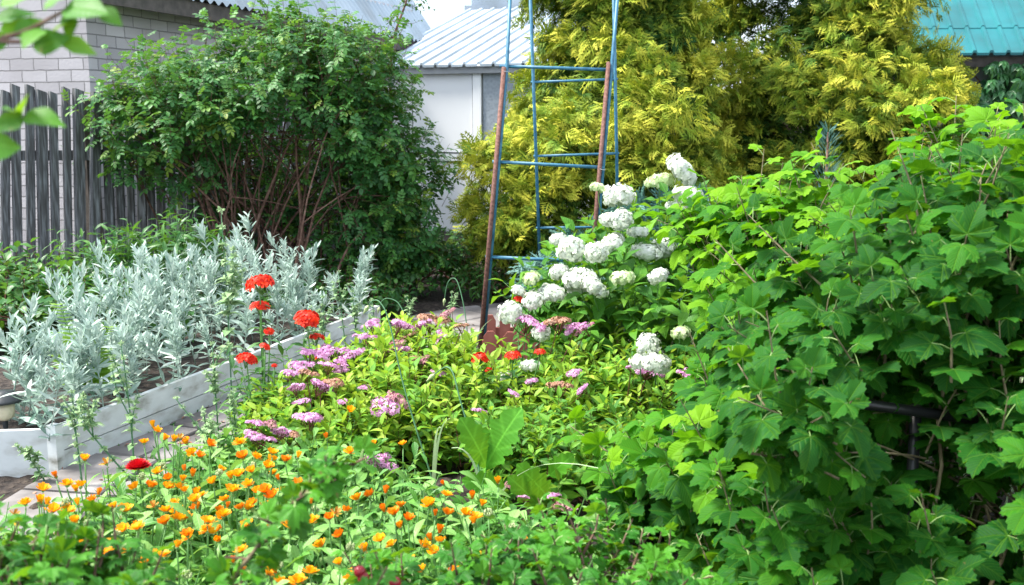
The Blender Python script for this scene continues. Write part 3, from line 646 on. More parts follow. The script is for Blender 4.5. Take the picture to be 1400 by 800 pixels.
# a loose leggy shoot rising from it against the sky
rng = np.random.default_rng(44); b0 = P(535, 75, 9.4); b1 = P(556, 0, 9.4); b2 = P(575, -70, 9.4)
twig = thing('plum_sapling', 'slender sapling with a dark bent twig rising against the sky behind the rose bush', 'tree', (b0[0], b0[1] + .3, 0))
org = np.array([b0[0], b0[1] + .3, 0]); g = Geo(); pts = smoothpath([(0, 0, 0), (-.03, -.1, 1.2), b0 - org, b1 - org, b2 - org], 20); g.tube(pts, np.linspace(.02, .006, 20), 6); obj('trunk', g, M['bark'], twig)
gl, gt = Geo(), Geo(); k = 44; ii = rng.integers(11, 20, k); st = pts[ii] + rng.normal(size=(k, 3)) * .015; dr = nrm(np.stack([rng.normal(size=k), rng.normal(size=k) * .7, rng.uniform(-.5, .6, k)], -1))
leaf_shoots(rng, gl, gt, st, dr, .24, 6, OV, .045, tint=(0, .6)); obj('crown', gl, M['rose_leaf'], twig); obj('twigs', gt, [M['bark']] * 2, twig)

# ------------------------------------------------------------------ undergrowth by the fence and at the back
shrub('dogwood_bush', 'leafy green bush with pale drooping leaves at the foot of the fence', 'bush', (-2.75, 7.15, 0), [((-2.75, 7.15, .42), (.6, .45, .34)), ((-2.3, 7.25, .5), (.4, .4, .36))], 340, .22, 6, LA, .11, M['dark_leaf'], M['green_stem'], 8, 51, upn=.8, droop=.35, group='bushes by the fence')
shrub('dogwood_bush', 'bush of rounder green leaves on reddish stems at the left edge of the fence', 'bush', (-3.3, 6.7, 0), [((-3.3, 6.7, .36), (.6, .4, .34)), ((-2.85, 6.6, .3), (.4, .35, .25))], 250, .24, 6, OV, .1, M['dark_leaf'], M['red_twig'], 8, 52, upn=1.1, group='bushes by the fence')
shrub('dogwood_bush', 'low dark bush under the left part of the silver plants by the fence', 'bush', (-2.6, 6.3, .1), [((-2.75, 6.3, .3), (.8, .35, .28))], 190, .2, 6, OV, .09, M['dark_leaf'], M['red_twig'], 6, 53, group='bushes by the fence')
for k, (px, py, d, rx, h, lab, tp, sz) in enumerate(((560, 400, 9.4, .6, .5, 'low dark shrub filling the gap right of the rose bush', OV, .08), (470, 420, 8.4, .5, .28, 'low leafy plant under the rose bush stems', OV, .08), (625, 395, 10.4, .5, .42, 'dark leafy shrub under the low side of the thuja', OV, .09), (700, 395, 9.2, .45, .3, 'pale leafed low plant behind the rusty trellis leg', LA, .09), (340, 430, 8.3, .6, .3, 'dark low plant between silver plants and rose stems', OV, .08))):
    c = P(px, py, d); shrub('low_shrub', lab, 'shrub', (c[0], c[1], 0), [((c[0], c[1], h * .55), (rx, .4, h * .55))], 120, .18, 6, tp, sz, M['dark_leaf'], M['red_twig'], 4, 60 + k, group='low shrubs at the back')

# ------------------------------------------------------------------ steel trellis
c0 = P(655, 482, 7.05); base = np.array([c0[0], c0[1], 0])
tre = thing('trellis', 'tall blue and rusty steel ladder trellis standing over the hydrangea', 'trellis', base)
def tl_(px, py, d): return P(px, py, d) - base
def leg(pts, r, mat, name):
    g = Geo(); g.tube(pts, r, 8); return obj(name, g, M[mat], tre)
fl0, flj, fl1 = tl_(655, 484, 7.05), tl_(689, 92, 7.2), tl_(696, -60, 7.3)
fr0, frj, fr1 = tl_(800, 470, 7.05), tl_(832, 85, 7.2), tl_(849, -60, 7.3)
fl0[2] = -.03; 
leg([fl0 + (.02, .02, 0), flj + (.02, .02, 0), fl1 + (.02, .02, 0)], .0125, 'blue_paint', 'leg'); leg([fl0, flj], .0155, 'rust', 'brace_bar')
leg([fr0 + (.02, .02, 0), tl_(837, 85, 7.22), fr1], .0125, 'blue_paint', 'leg'); leg([fr0, frj], .0145, 'rust', 'brace_bar')
bl0, bl1 = tl_(740, 400, 8.6), tl_(723, -60, 7.75); br0, br1 = tl_(847, 385, 8.6), tl_(838, -60, 7.75)
for a_ in (bl0, br0): a_[2] = -.02
bl0[:2] = (P(741, 400, 8.6) - base)[:2]; br0[:2] = (P(848, 385, 8.6) - base)[:2]
leg([bl0, bl1], .0125, 'blue_paint', 'leg'); leg([br0, br1], .0125, 'blue_paint', 'leg')
def on(a_, b_, py):
    t = np.linspace(0, 1, 400)[:, None]; p = (np.asarray(a_) * (1 - t) + np.asarray(b_) * t) + base
    dep = p[:, 1] * _c - (p[:, 2] - EYE) * _s; yy = 400 - F * ((p[:, 1] * _s + (p[:, 2] - EYE) * _c) / dep); return p[np.argmin(abs(yy - py))] - base
for ya, yb in ((91, 96), (222, 229), (351, 358)):
    a_ = on(fl0, fl1, ya); b_ = on(fr0, fr1, yb); e_ = nrm(b_ - a_) * .02; leg([a_ - e_ + (.01, .01, 0), b_ + e_], .0115, 'blue_paint', 'rung')
for ya, yb in ((112, 108), (213, 210), (312, 310)):
    a_ = on(bl0, bl1, ya); b_ = on(br0, br1, yb); e_ = nrm(b_ - a_) * .02; leg([a_ - e_, b_ + e_], .0095, 'blue_paint', 'rung')
for a_, b_ in ((fl1, bl1), (fr1, br1)): leg([a_, b_], .01, 'blue_paint', 'top_tie')
for yy_, (a_, b_) in ((98, (fl0, flj)), (232, (fr0, frj)), (476, (fl0, flj))):
    c = on(a_, b_, yy_); g = Geo()
    an = np.linspace(0, 6.28, 14); g.tube(np.stack([c[0] + .012 + .026 * np.cos(an), c[1] + .01 + .026 * np.sin(an), c[2] + .004 * np.sin(an * 2)], -1), .002, 4); obj('wire_tie', g, M['grey_wall'], tre)

# ------------------------------------------------------------------ little terracotta fence
e0 = G(661, 494); ed = thing('picket_edging', 'low terracotta coloured picket edging beside the foot of the trellis', 'garden edging', (e0[0], e0[1], 0))
def picket(g, x, y, wd, h, dx, dy):
    pr_ = [(0, 0), (wd, 0), (wd, h * .82), (wd * .7, h), (wd * .3, h), (0, h * .82)]
    f_ = [(x + dx * a_, y + dy * a_, b_) for a_, b_ in pr_]; b2_ = [(p[0] - dy * .014, p[1] + dx * .014, p[2]) for p in f_]; k = len(pr_)
    g.add(f_ + b2_, [np.array([[i for i in range(k)]]), np.array([[k + i for i in range(k)]])[:, ::-1], np.array([[(i + 1) % k, i, k + i, k + (i + 1) % k] for i in range(k)])])
for k in range(5):
    g = Geo(); picket(g, k * .128 * 1.0, -k * .006, .092, .2 - .004 * k, .99, -.05); obj('picket', g, M['terracotta'], ed, smooth=False)
    g = Geo(); picket(g, .0 + k * .1, .42 - k * .006, .075, .23, .99, -.05); obj('picket', g, M['terracotta'], ed, smooth=False)
g = Geo(); g.box((.3, .012, .075), (.62, .012, .12), -.05); obj('rail', g, M['terracotta'], ed, smooth=False)
g = Geo(); g.box((.24, .435, .08), (.5, .012, .12), -.05); obj('rail', g, M['terracotta'], ed, smooth=False)

# ------------------------------------------------------------------ solar garden lamp
l0 = P(5, 549, 4.7); lamp = thing('garden_lamp', 'dark capped garden lamp at the left edge of the silver bed', 'lamp', (l0[0], l0[1], .185))
def lathe(g, prof, sides=20, mi=0):
    k = len(prof); an = np.arange(sides) * 2 * math.pi / sides
    v = [(r_ * math.cos(a_), r_ * math.sin(a_), z_) for r_, z_ in prof for a_ in an]
    g.add(v, np.array([[i * sides + j, i * sides + (j + 1) % sides, (i + 1) * sides + (j + 1) % sides, (i + 1) * sides + j] for i in range(k - 1) for j in range(sides)]), mi=mi)
hz = l0[2] - .185
g = Geo(); lathe(g, [(.0, hz + .05), (.045, hz + .045), (.055, hz + .02), (.075, hz + .012), (.078, hz), (.06, hz - .004), (0, hz - .004)]); obj('cap', g, M['lamp_black'], lamp)
g = Geo(); lathe(g, [(.03, hz - .005), (.045, hz - .02), (.04, hz - .07), (.018, hz - .085)]); obj('lamp_glass', g, M['lamp_cream'], lamp)
g = Geo(); lathe(g, [(.012, hz - .084), (.01, -.05)], 10); obj('stake', g, M['lamp_black'], lamp)

# ------------------------------------------------------------------ silver artemisia shoots
rng = np.random.default_rng(70); protos = []
def artemisia(h, seed):
    r_ = np.random.default_rng(seed); g, gs = Geo(), Geo(); bend = r_.normal(size=2) * .05
    zz_ = np.linspace(0, h, 8); pts = np.stack([bend[0] * (zz_ / h) ** 2, bend[1] * (zz_ / h) ** 2, zz_], -1); gs.tube(pts, np.linspace(.0035, .0015, 8), 5)
    k = int(h * 62); t = r_.uniform(.03, 1, k); t = np.sort(t); p = np.stack([np.interp(t * h, zz_, pts[:, i]) for i in range(3)], -1); a_ = np.arange(k) * 2.4 + r_.uniform(0, .6, k)
    ld = np.stack([np.cos(a_), np.sin(a_), .25 + .9 * t ** 2 + r_.normal(size=k) * .2], -1); up = np.stack([-np.cos(a_) * .5, -np.sin(a_) * .5, np.ones(k)], -1) + r_.normal(size=(k, 3)) * .5
    s_ = .1 * r_.uniform(.7, 1.15, k) * (1 - .35 * t ** 3); ch = r_.integers(0, 3, k); ti = np.clip(r_.normal(size=k) * .25 + .35 + .35 * t, 0, 1)
    for i in range(3): m = ch == i; g.scatter(NA[i], p[m], ld[m], up[m], s_[m], ti[m], wscale=1.25)
    k = 16; a_ = np.arange(k) * 2.4; t2 = np.linspace(0, 1, k); p = np.tile(pts[-1], (k, 1)) - np.array([0, 0, 1]) * (1 - t2)[:, None] * .07
    g.scatter(NA[2], p, np.stack([np.cos(a_) * .6, np.sin(a_) * .6, .6 + t2], -1), np.stack([-np.cos(a_), -np.sin(a_), np.ones(k) * .4], -1), .045 * (1.2 - .5 * t2), .8, wscale=1.4)
    for q in range(r_.integers(2, 5)):           # side sprigs
        t0 = r_.uniform(.45, .85); b = np.array([np.interp(t0 * h, zz_, pts[:, i]) for i in range(3)]); a0 = r_.uniform(0, 6.28); dv = nrm(np.array([math.cos(a0) * .6, math.sin(a0) * .6, 1])); L = h * .22
        gs.tube([b, b + dv * L], [.002, .001], 4); k = 14; tt = np.linspace(.15, 1, k); pp = b + dv * L * tt[:, None]; a_ = np.arange(k) * 2.4
        g.scatter(NA[q % 3], pp, np.stack([np.cos(a_), np.sin(a_), .5 + tt], -1), np.stack([-np.cos(a_) * .5, -np.sin(a_) * .5, np.ones(k)], -1), .05, .55, wscale=1.3)
    return g.mesh('artemisia_foliage', M['artemisia']), gs.mesh('artemisia_stem', M['artemisia'])
protos = [artemisia(h, i) for i, h in enumerate((.34, .42, .48, .53, .58, .38))]
spots = [(30, 445, .3), (60, 420, .2), (95, 452, .15), (150, 428, .25), (185, 440, .2), (215, 405, .3), (185, 450, .1), (240, 408, .35), (270, 350, .4), (290, 365, .3), (320, 380, .3), (350, 400, .3), (410, 365, .5), (385, 395, .4), (430, 410, .45), (330, 360, .5)]
pl = []
for k in range(150):
    s_ = rng.uniform(-.22, .97) * LAB; lat = .86 * rng.random() ** 1.25 * (1 if s_ > .3 else .6); pl.append((A + ab * s_ - na * lat, s_ / LAB, lat))
pl = [q for q in pl if not (abs(q[1] - .14) < .05 and q[2] > .2)][:185]
pl = [q for q in pl if not (q[0][0] < l0[0] + .17 and q[0][1] < l0[1] + .05)]
for k, (p, sf, lat) in enumerate(pl):
    front = lat < .4
    big = sf > .3
    i = int(rng.choice([3, 4, 2] if (big and lat > .25) else [1, 0, 5, 2] if big else [0, 1, 2, 5]))
    lab = 'silver leaved artemisia shoot in the white edged bed'
    th = thing('silver_artemisia', lab, 'plant', (p[0], p[1], .18), 'silver artemisia shoots in the raised bed', rng.uniform(0, 6.28))
    th.rotation_euler = (rng.normal() * .12 + (.12 if front else 0), rng.normal() * .12, rng.uniform(0, 6.28)); th.scale = (rng.uniform(.72, 1.22),) * 3
    obj('foliage', protos[i][0], None, th); obj('stem', protos[i][1], None, th)

# fern in the silver bed
c = P(113, 500, 5.1); fe = thing('fern', 'bright green fern frond among the silver plants', 'fern', (c[0], c[1], .185))
r_ = np.random.default_rng(77)
for k in range(3):
    g = Geo(); top = np.array([(-.1, .12, .02)[k], (.0, .05, .1)[k], (.5, .38, .4)[k] - .0]); pts = bez((0, 0, 0), (top[0] * .2, top[1] * .3, top[2] * .7), top, 22); g.tube(pts, np.linspace(.003, .001, 22), 4)
    for j in range(3, 22):
        l = .13 * math.sin(math.pi * min(1, (j - 1) / 15 + .12) * .93) + .012
        for s in (-1, 1): g.scatter(blade([(0, .06), (.3, .075), (.7, .05), (1, .004)], .2, .2), pts[j:j + 1], np.array([[s * 1., -.15, .25]]), np.array([[0, -.6, .6]]), [l], r_.uniform(0, 1, 1), wscale=1.3)
    obj('frond', g, M['fern'], fe)

# ------------------------------------------------------------------ hydrangea
def flowerhead(rx, rz, seed, n=150, s=.02, full=.15):
    r_ = np.random.default_rng(seed); d = nrm(r_.normal(size=(n * 2, 3))); d = d[d[:, 2] > -full - .55][:n]; n = len(d)
    lum = 1 + .17 * np.sin(d[:, 0] * 8 + seed) * np.cos(d[:, 1] * 7 + seed * 2) + .09 * r_.normal(size=n)
    p = d * np.array([rx, rx * .9, rz]) * lum[:, None]; g = Geo()
    pet = blade([(0, .1), (.5, .42), (.85, .36), (1, .1)], .0, .25)
    t4 = merge([place(pet, (0, 0, 0), a_, 1, .15) for a_ in (0, 1.57, 3.14, 4.71)])
    g.scatter(t4, p, nrm(np.cross(d, r_.normal(size=(n, 3)))), d + r_.normal(size=(n, 3)) * .3, s * r_.uniform(.55, .85, n), r_.uniform(.2, 1, n))
    an = np.linspace(0, 2 * math.pi, 13)[:-1]; v = [(0, 0, rz * .7)]; 
    for ph, in ((.6,), (1.2,), (1.9,)): v += [(rx * .68 * math.sin(ph) * math.cos(a_), rx * .62 * math.sin(ph) * math.sin(a_), rz * .68 * math.cos(ph)) for a_ in an]
    f3 = np.array([[0, 1 + i, 1 + (i + 1) % 12] for i in range(12)]); f4 = np.array([[1 + k * 12 + i, 1 + (k + 1) * 12 + i, 1 + (k + 1) * 12 + (i + 1) % 12, 1 + k * 12 + (i + 1) % 12] for k in (0, 1) for i in range(12)])
    g.add(v, [f3, f4], tint=.2); return g
hb = np.array([.95, 6.2, 0])
hyd = shrub('hydrangea', 'lime leaved hydrangea bush carrying many white mophead flowers', 'bush', hb,
      [((.75, 6.1, .46), (.72, .6, .4)), ((1.0, 6.35, .72), (.62, .5, .38)), ((.46, 5.95, .38), (.34, .4, .3)), ((.85, 5.65, .36), (.6, .4, .32)), ((1.35, 6.25, .85), (.4, .4, .28))],
      330, .26, 6, OV, .135, M['hyd_leaf'], M['green_stem'], 14, 80, stem_r=.008, spread=1.0, upn=1.3, droop=.15, inner=.15, tint=(.2, 1), group=None)
hmesh = [flowerhead(1, .8, 1).mesh('hydrangea_head', M['hyd_white']) for _ in range(0)]
def hmk(rz, seed, mat): return flowerhead(.1, .1 * rz, seed, 320, .027).mesh('hydrangea_head', M[mat])
HW = [hmk(.7, 1, 'hyd_white'), hmk(1.0, 2, 'hyd_white'), hmk(.5, 3, 'hyd_white'), hmk(.5, 4, 'hyd_green')]
heads = [(932, 234, 6.3, 25, 2), (902, 248, 6.35, 19, 3), (846, 269, 6.1, 21, 0), (818, 257, 6.2, 12, 3), (848, 300, 6.0, 16, 0), (764, 328, 6.1, 12, 0), (781, 342, 5.9, 19, 1), (815, 346, 5.8, 15, 1), (838, 332, 6.0, 16, 0), (872, 318, 6.1, 14, 2), (885, 345, 6.1, 20, 2), (905, 338, 6.2, 18, 0), (795, 385, 5.8, 24, 0), (765, 372, 5.9, 14, 0), (812, 392, 5.7, 20, 2), (698, 429, 5.7, 17, 1), (709, 398, 5.8, 10, 0), (730, 411, 5.75, 15, 0), (726, 380, 5.8, 13, 3), (852, 380, 5.7, 17, 3), (900, 378, 5.6, 14, 0), (886, 472, 4.9, 17, 0), (897, 498, 4.85, 20, 0), (876, 494, 4.9, 15, 0), (940, 266, 6.2, 20, 2), (926, 284, 6.2, 16, 2), (832, 300, 6.05, 12, 0), (740, 455, 5.6, 13, 0), (755, 400, 5.8, 18, 2), (930, 455, 5.5, 14, 3), (725, 500, 5.4, 14, 2), (690, 515, 5.4, 12, 0)]
rng = np.random.default_rng(82)
for px, py, d, r_px, kind in heads:
    d -= .22; p = P(px, py, d) - hb; r_ = .95 * r_px / F * d / .1
    st = Geo(); b = np.array([p[0] * .55, p[1] * .5 + .1, max(.15, p[2] * .5)]); q = p - (0, 0, .02); st.tube(bez(b, (q[0], q[1] + .04, q[2] - .16), q, 7), [.005, .0045, .004, .004, .0035, .003, .003], 5)
    so = obj('flower_stalk', st, M['green_stem'], hyd); copyobj(bpy.data.objects.new('flower_head', HW[kind]), so, p, (rng.normal() * .3 + .25, rng.normal() * .3, rng.uniform(0, 6)), r_)

# ------------------------------------------------------------------ currant hedge
KW = dict(spread=1.0, upn=.95, petiole=.045, twig_r=.003, droop=.28, small_tip=.55, twig_sides=5)
CS = [M['currant_stem'], M['petiole']]
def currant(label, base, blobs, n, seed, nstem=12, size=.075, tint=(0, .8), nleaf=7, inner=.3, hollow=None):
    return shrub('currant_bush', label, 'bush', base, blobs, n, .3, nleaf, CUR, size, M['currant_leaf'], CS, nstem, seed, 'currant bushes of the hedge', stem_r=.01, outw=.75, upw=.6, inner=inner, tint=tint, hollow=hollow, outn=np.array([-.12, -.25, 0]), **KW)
currant('big currant bush with broad lobed leaves around the black rail', (1.5, 3.25, 0), [((1.4, 3.2, .9), (.62, .5, .5)), ((1.6, 2.95, .5), (.8, .5, .5)), ((1.85, 3.4, 1.1), (.6, .5, .38)), ((1.06, 3.3, .68), (.33, .42, .45)), ((1.0, 2.9, .3), (.45, .35, .28)), (P(1098, 575, 2.78), (.13, .12, .15))], 480, 91, 26, .084, (0, .38), hollow=(P(1230, 582, 2.72), (.16, .4, .085)))  # low tint range: shade on the hedge's right painted into the leaf colour
currant('currant bush leaning over the pink spirea with pale leaves', (.8, 3.7, 0), [((.88, 3.7, .38), (.3, .4, .32)), ((.6, 3.7, .24), (.26, .32, .2)), ((.87, 3.4, .32), (.35, .35, .28))], 90, 92, 10, .095, (.1, .8))
currant('tall currant bush with bright tips between the hydrangea and the near bush', (1.35, 4.3, 0), [((1.3, 4.3, .75), (.5, .45, .48)), ((1.65, 4.3, 1.05), (.55, .45, .38)), ((1.1, 4.6, .93), (.34, .38, .34))], 220, 93, 12, .084, (.55, 1))
currant('currant bush at the back right with the highest leafy shoots', (2.2, 4.6, 0), [((2.2, 4.6, .9), (.65, .5, .52)), ((1.78, 4.3, 1.24), (.2, .25, .36)), ((2.5, 4.6, .9), (.5, .5, .42))], 190, 94, 10, .084, (.55, 1))
r0 = P(1132, 546, 3.0); r1 = P(1308, 570, 3.0); rl = thing('shrub_support', 'black pipe rail holding up the currant bush', 'plant support', (r0[0], r0[1], 0))
g = Geo(); o_ = np.array([r0[0], r0[1], 0]); dv = r1 - r0; g.tube([r0 - dv * .3 - o_, r1 + dv * .15 - o_], .0155, 12); obj('rail', g, M['black_pipe'], rl)
for t in (.72,):
    q = r0 + dv * t - o_; g = Geo(); g.tube([(q[0], q[1] + .033, -.02), (q[0], q[1] + .033, q[2] + .01)], .0165, 12); obj('post', g, M['black_pipe'], rl)

# ------------------------------------------------------------------ pink spirea
def corymb(seed, mat, n=60):
    r_ = np.random.default_rng(seed); g = Geo(); subs = [(r_.uniform(-.6, .6), r_.uniform(-.5, .5), r_.uniform(.22, .36)) for _ in range(7)] + [(0, 0, .4)]
    for sx, sy, sr in subs:
        k = 26; d = nrm(r_.normal(size=(k, 3))); d[:, 2] = abs(d[:, 2]); p = d * np.array([sr, sr, sr * .6]) + np.array([sx, sy, -.15 * (sx * sx + sy * sy)])
        g.scatter(merge([place(blade([(0, .2), (.6, .4), (1, .1)], 0, .2), (0, 0, 0), a_, 1, .35) for a_ in (0, 2.1, 4.2)]), p, nrm(np.cross(d, r_.normal(size=(k, 3)))), d, .1, r_.uniform(0, 1, k))
        g.tube([(0, 0, -.7), (sx * .6, sy * .6, -.25), (sx, sy, 0)], .02, 4, mi=1)
    return g.mesh('flower_cluster', [M[mat], M['red_twig']])
COR = {'p': [corymb(i, 'pink') for i in range(3)], 't': [corymb(10, 'tan'), corymb(11, 'tan')], 'd': [corymb(12, 'dusky')]}
KS = dict(spread=.75, upn=.7, twig_r=.0016, droop=.0, small_tip=.6)
def spirea(label, base, blobs, n, seed, flowers, tint=(.25, 1)):
    rr = np.random.default_rng(seed + 500)
    th = shrub('spirea', label, 'bush', base, blobs, n, .2, 10, SPL, .082, M['spirea_leaf'], M['red_twig'], 10, seed, 'golden leaved spireas', stem_r=.005, outw=.45, upw=.9, inner=.3, tint=tint, base_spread=.12, **KS)
    for px, py, d, r_px, kind in flowers:
        d -= .14; p = P(px, py, d) + (0, 0, .035) - np.array(base); g = Geo(); b = np.array([p[0] * .5, p[1] * .5, max(.08, p[2] * .45)]); g.tube(bez(b, (p[0] * .9, p[1] * .9, p[2] * .8), p - (0, 0, .02), 6), [.004, .0035, .003, .0025, .002, .002], 5)
        so = obj('flower_stalk', g, M['red_twig'], th); cl_ = COR[kind]
        copyobj(bpy.data.objects.new('flower_cluster', cl_[rr.integers(len(cl_))]), so, p, (rr.normal() * .25 + .12, rr.normal() * .25, rr.uniform(0, 6.28)), r_px / F * d * 1.4)
    return th
b1 = G(560, 610); b2 = G(440, 640); b3 = G(720, 590); b4 = G(770, 680); b5 = G(850, 600)
f1 = [(508, 452, 5.6, 14, 'p'), (546, 453, 5.6, 20, 'p'), (590, 446, 5.7, 20, 't'), (612, 438, 5.8, 14, 'd'), (548, 488, 5.4, 16, 'p'), (520, 494, 5.4, 20, 't'), (482, 496, 5.3, 20, 'p'), (456, 490, 5.3, 16, 'p'), (570, 500, 5.3, 12, 't'), (578, 503, 5.3, 11, 'd'), (464, 515, 5.2, 12, 'p'), (528, 566, 4.7, 22, 'p'), (545, 556, 4.75, 18, 'd'), (520, 644, 4.3, 20, 'p'), (560, 468, 5.6, 12, 't'), (540, 480, 5.4, 14, 'd'), (500, 470, 5.5, 14, 'p'), (575, 455, 5.65, 16, 'p'), (600, 470, 5.5, 12, 'p'), (630, 455, 5.6, 12, 't'), (500, 540, 5.0, 12, 'p'), (600, 520, 5.1, 12, 'p')]
f2 = [(428, 494, 5.2, 18, 'p'), (410, 511, 5.1, 18, 'p'), (438, 538, 4.9, 18, 'p'), (405, 540, 4.9, 13, 'p'), (460, 534, 4.9, 18, 't'), (468, 505, 5.1, 10, 'p'), (428, 584, 4.6, 25, 'p'), (352, 590, 4.5, 14, 'p'), (356, 611, 4.4, 16, 'p'), (386, 602, 4.5, 14, 'p'), (402, 605, 4.45, 10, 't'), (446, 487, 5.3, 14, 'p'), (372, 590, 4.5, 12, 'd'), (396, 520, 5.0, 14, 'p'), (420, 520, 5.0, 13, 't'), (450, 510, 5.1, 14, 'p'), (412, 560, 4.8, 12, 'p'), (345, 606, 4.45, 12, 'p'), (470, 560, 4.8, 12, 'p')]
f3 = [(720, 447, 5.6, 20, 'p'), (762, 449, 5.5, 20, 't'), (785, 457, 5.5, 16, 'p'), (800, 458, 5.5, 14, 'd'), (740, 456, 5.5, 12, 'p'), (725, 531, 5.0, 10, 'p'), (702, 548, 4.9, 9, 'p'), (768, 538, 5.0, 18, 't'), (797, 542, 4.9, 10, 'p'), (656, 572, 4.8, 9, 'p'), (656, 524, 5.2, 7, 'p'), (785, 520, 5.1, 12, 'p')]
f4 = [(757, 690, 4.0, 10, 'p'), (770, 702, 3.95, 16, 'd'), (779, 711, 3.95, 10, 'p'), (716, 692, 4.1, 8, 'p'), (708, 672, 4.2, 17, 'd'), (712, 732, 3.8, 14, 't'), (835, 728, 4.1, 9, 'p')]
f5 = [(885, 515, 5.0, 18, 'p'), (938, 520, 5.0, 12, 'p'), (905, 622, 4.4, 12, 'd'), (920, 615, 4.4, 12, 'p'), (862, 512, 5.0, 8, 'p')]
def bl(c, *l): return [((c[0] + x, c[1] + y, z), r_) for x, y, z, r_ in l]
spirea('gold leaved spirea with pink and browning flower heads behind the tall garlic scape', (*b1[:2], 0), bl(b1, (0, .1, .26, (.48, .45, .19)), (-.03, .6, .3, (.28, .35, .14)), (-.05, -.3, .14, (.4, .3, .14))), 420, 101, f1, (.35, 1))
spirea('spirea with the most pink flower heads beside the white board', (*b2[:2], 0), bl(b2, (0, .1, .18, (.38, .42, .15)), (.1, .6, .22, (.34, .35, .13)), (-.15, -.15, .1, (.25, .25, .1))), 300, 102, f2, (.35, 1))
spirea('spirea with flat pink and tan flower heads in front of the terracotta edging', (*b3[:2], 0), bl(b3, (.05, .1, .19, (.4, .4, .15)), (.36, .6, .25, (.24, .25, .15)), (0, -.25, .13, (.4, .3, .13))), 340, 103, f3, (.3, 1))
spirea('darker leaved spirea with dusky flower heads near the bare soil', (*b4[:2], 0), bl(b4, (0, .1, .14, (.4, .35, .12)), (-.15, .2, .16, (.3, .3, .12))), 200, 104, f4, (0, .5))
spirea('spirea half hidden under the currant leaves with a few pink heads', (*b5[:2], 0), bl(b5, (0, .1, .18, (.4, .42, .16)), (.1, .35, .22, (.4, .35, .14))), 260, 105, f5, (.2, .9))

# ------------------------------------------------------------------ red lychnis and dahlia
def redhead(seed, mat='red', n=44, flat=.45):
    r_ = np.random.default_rng(seed); g = Geo(); d = nrm(r_.normal(size=(n, 3))); d[:, 2] = abs(d[:, 2]) * .9; p = d * np.array([.8, .8, flat]); t5 = merge([place(blade([(0, .08), (.6, .32), (1, .2)], .2, .15), (0, 0, 0), a_ * 1.2566, 1, .25) for a_ in range(5)])
    g.scatter(t5, p, nrm(np.cross(d, r_.normal(size=(n, 3)))), d + (0, 0, .4), .36 * r_.uniform(.7, 1.1, n), r_.uniform(0, 1, n))
    for k in range(10):
        a_ = r_.uniform(0, 6.28); rr = r_.uniform(.2, .7); g.tube([(0, 0, -.8), (math.cos(a_) * rr, math.sin(a_) * rr, flat * .5)], .03, 4, mi=1)
    return g.mesh('flower_head', [M[mat], M['green_stem']])
RED = [redhead(i) for i in range(3)]
def lychnis(label, heads, seed, basepx):
    r_ = np.random.default_rng(seed); base = G(*basepx); base[2] = 0; th = thing('lychnis', label, 'flower', base, 'red lychnis plants')
    for px, py, d, r_px in heads:
        p = P(px, py, d) - base; b = np.array([p[0] * .4 + r_.normal() * .03, p[1] * .4 + r_.normal() * .02, 0]); g = Geo(); pts = bez(b, (p[0] * .8, p[1] * .8, p[2] * .5), p - (0, 0, .01), 10); g.tube(pts, np.linspace(.005, .003, 10), 6)
        so = obj('flower_stem', g, M['green_stem'], th); copyobj(bpy.data.objects.new('flower_head', RED[r_.integers(3)]), so, p, (r_.normal() * .12, r_.normal() * .12, r_.uniform(0, 6)), 1.15 * r_px / F * d)
        g = Geo(); k = 34 if r_px > 9 else 12; t = np.linspace(.06, .9, k) ** 1.2; q = np.stack([np.interp(t, np.linspace(0, 1, 10), pts[:, i]) for i in range(3)], -1); a_ = np.arange(k) * 1.57 + (np.arange(k) // 2) * .7
        dens = np.stack([np.cos(a_), np.sin(a_), r_.uniform(-.1, .5, k)], -1); g.scatter(LA[1], q, dens, np.tile([0, 0, 1.], (k, 1)) + r_.normal(size=(k, 3)) * .2, .125 * (1.1 - .7 * t), r_.uniform(.2, .9, k)); obj('foliage', g, M['dark_leaf'], so)
    g, gt = Geo(), Geo(); leaf_shoots(r_, g, gt, r_.normal(size=(7, 3)) * [.05, .04, 0], nrm(r_.normal(size=(7, 3)) * .22 + np.array([0, 0, 1])), .42, 14, LA, .12, spread=1, upn=.9, tint=(.1, .7), droop=.1); obj('foliage', g, M['dark_leaf'], th); obj('stem', gt, [M['green_stem']] * 2, th)
    return th
lychnis('tallest red lychnis with one lower red head to its side in front of silver plants', [(355, 388, 5.0, 18), (355, 420, 5.05, 13), (337, 492, 4.8, 14), (368, 453, 5.0, 7), (362, 474, 4.95, 7), (375, 500, 4.9, 4)], 1, (365, 612))
lychnis('red lychnis of three heads stacked beside the pink spirea', [(420, 437, 5.2, 17), (433, 462, 5.25, 10), (443, 485, 5.2, 12)], 2, (440, 590))
lychnis('red lychnis showing heads in front of the terracotta edging', [(657, 490, 5.0, 12), (701, 487, 5.0, 11), (738, 482, 5.0, 8), (711, 411, 5.6, 9), (668, 506, 5.3, 5), (731, 505, 5.3, 5), (725, 405, 5.6, 6)], 3, (690, 570))
dp = G(189, 641, .34); dah = thing('dahlia', 'single crimson dahlia bloom in front of the white board', 'flower', (dp[0], dp[1], 0))
g = Geo(); g.tube(bez((0, 0, 0), (.01, .02, .2), (0, 0, dp[2]), 8), .004, 6); obj('stem', g, M['green_stem'], dah)
g = Geo(); pet = blade([(0, .08), (.4, .2), (.8, .18), (1, .05)], .5, -.25)
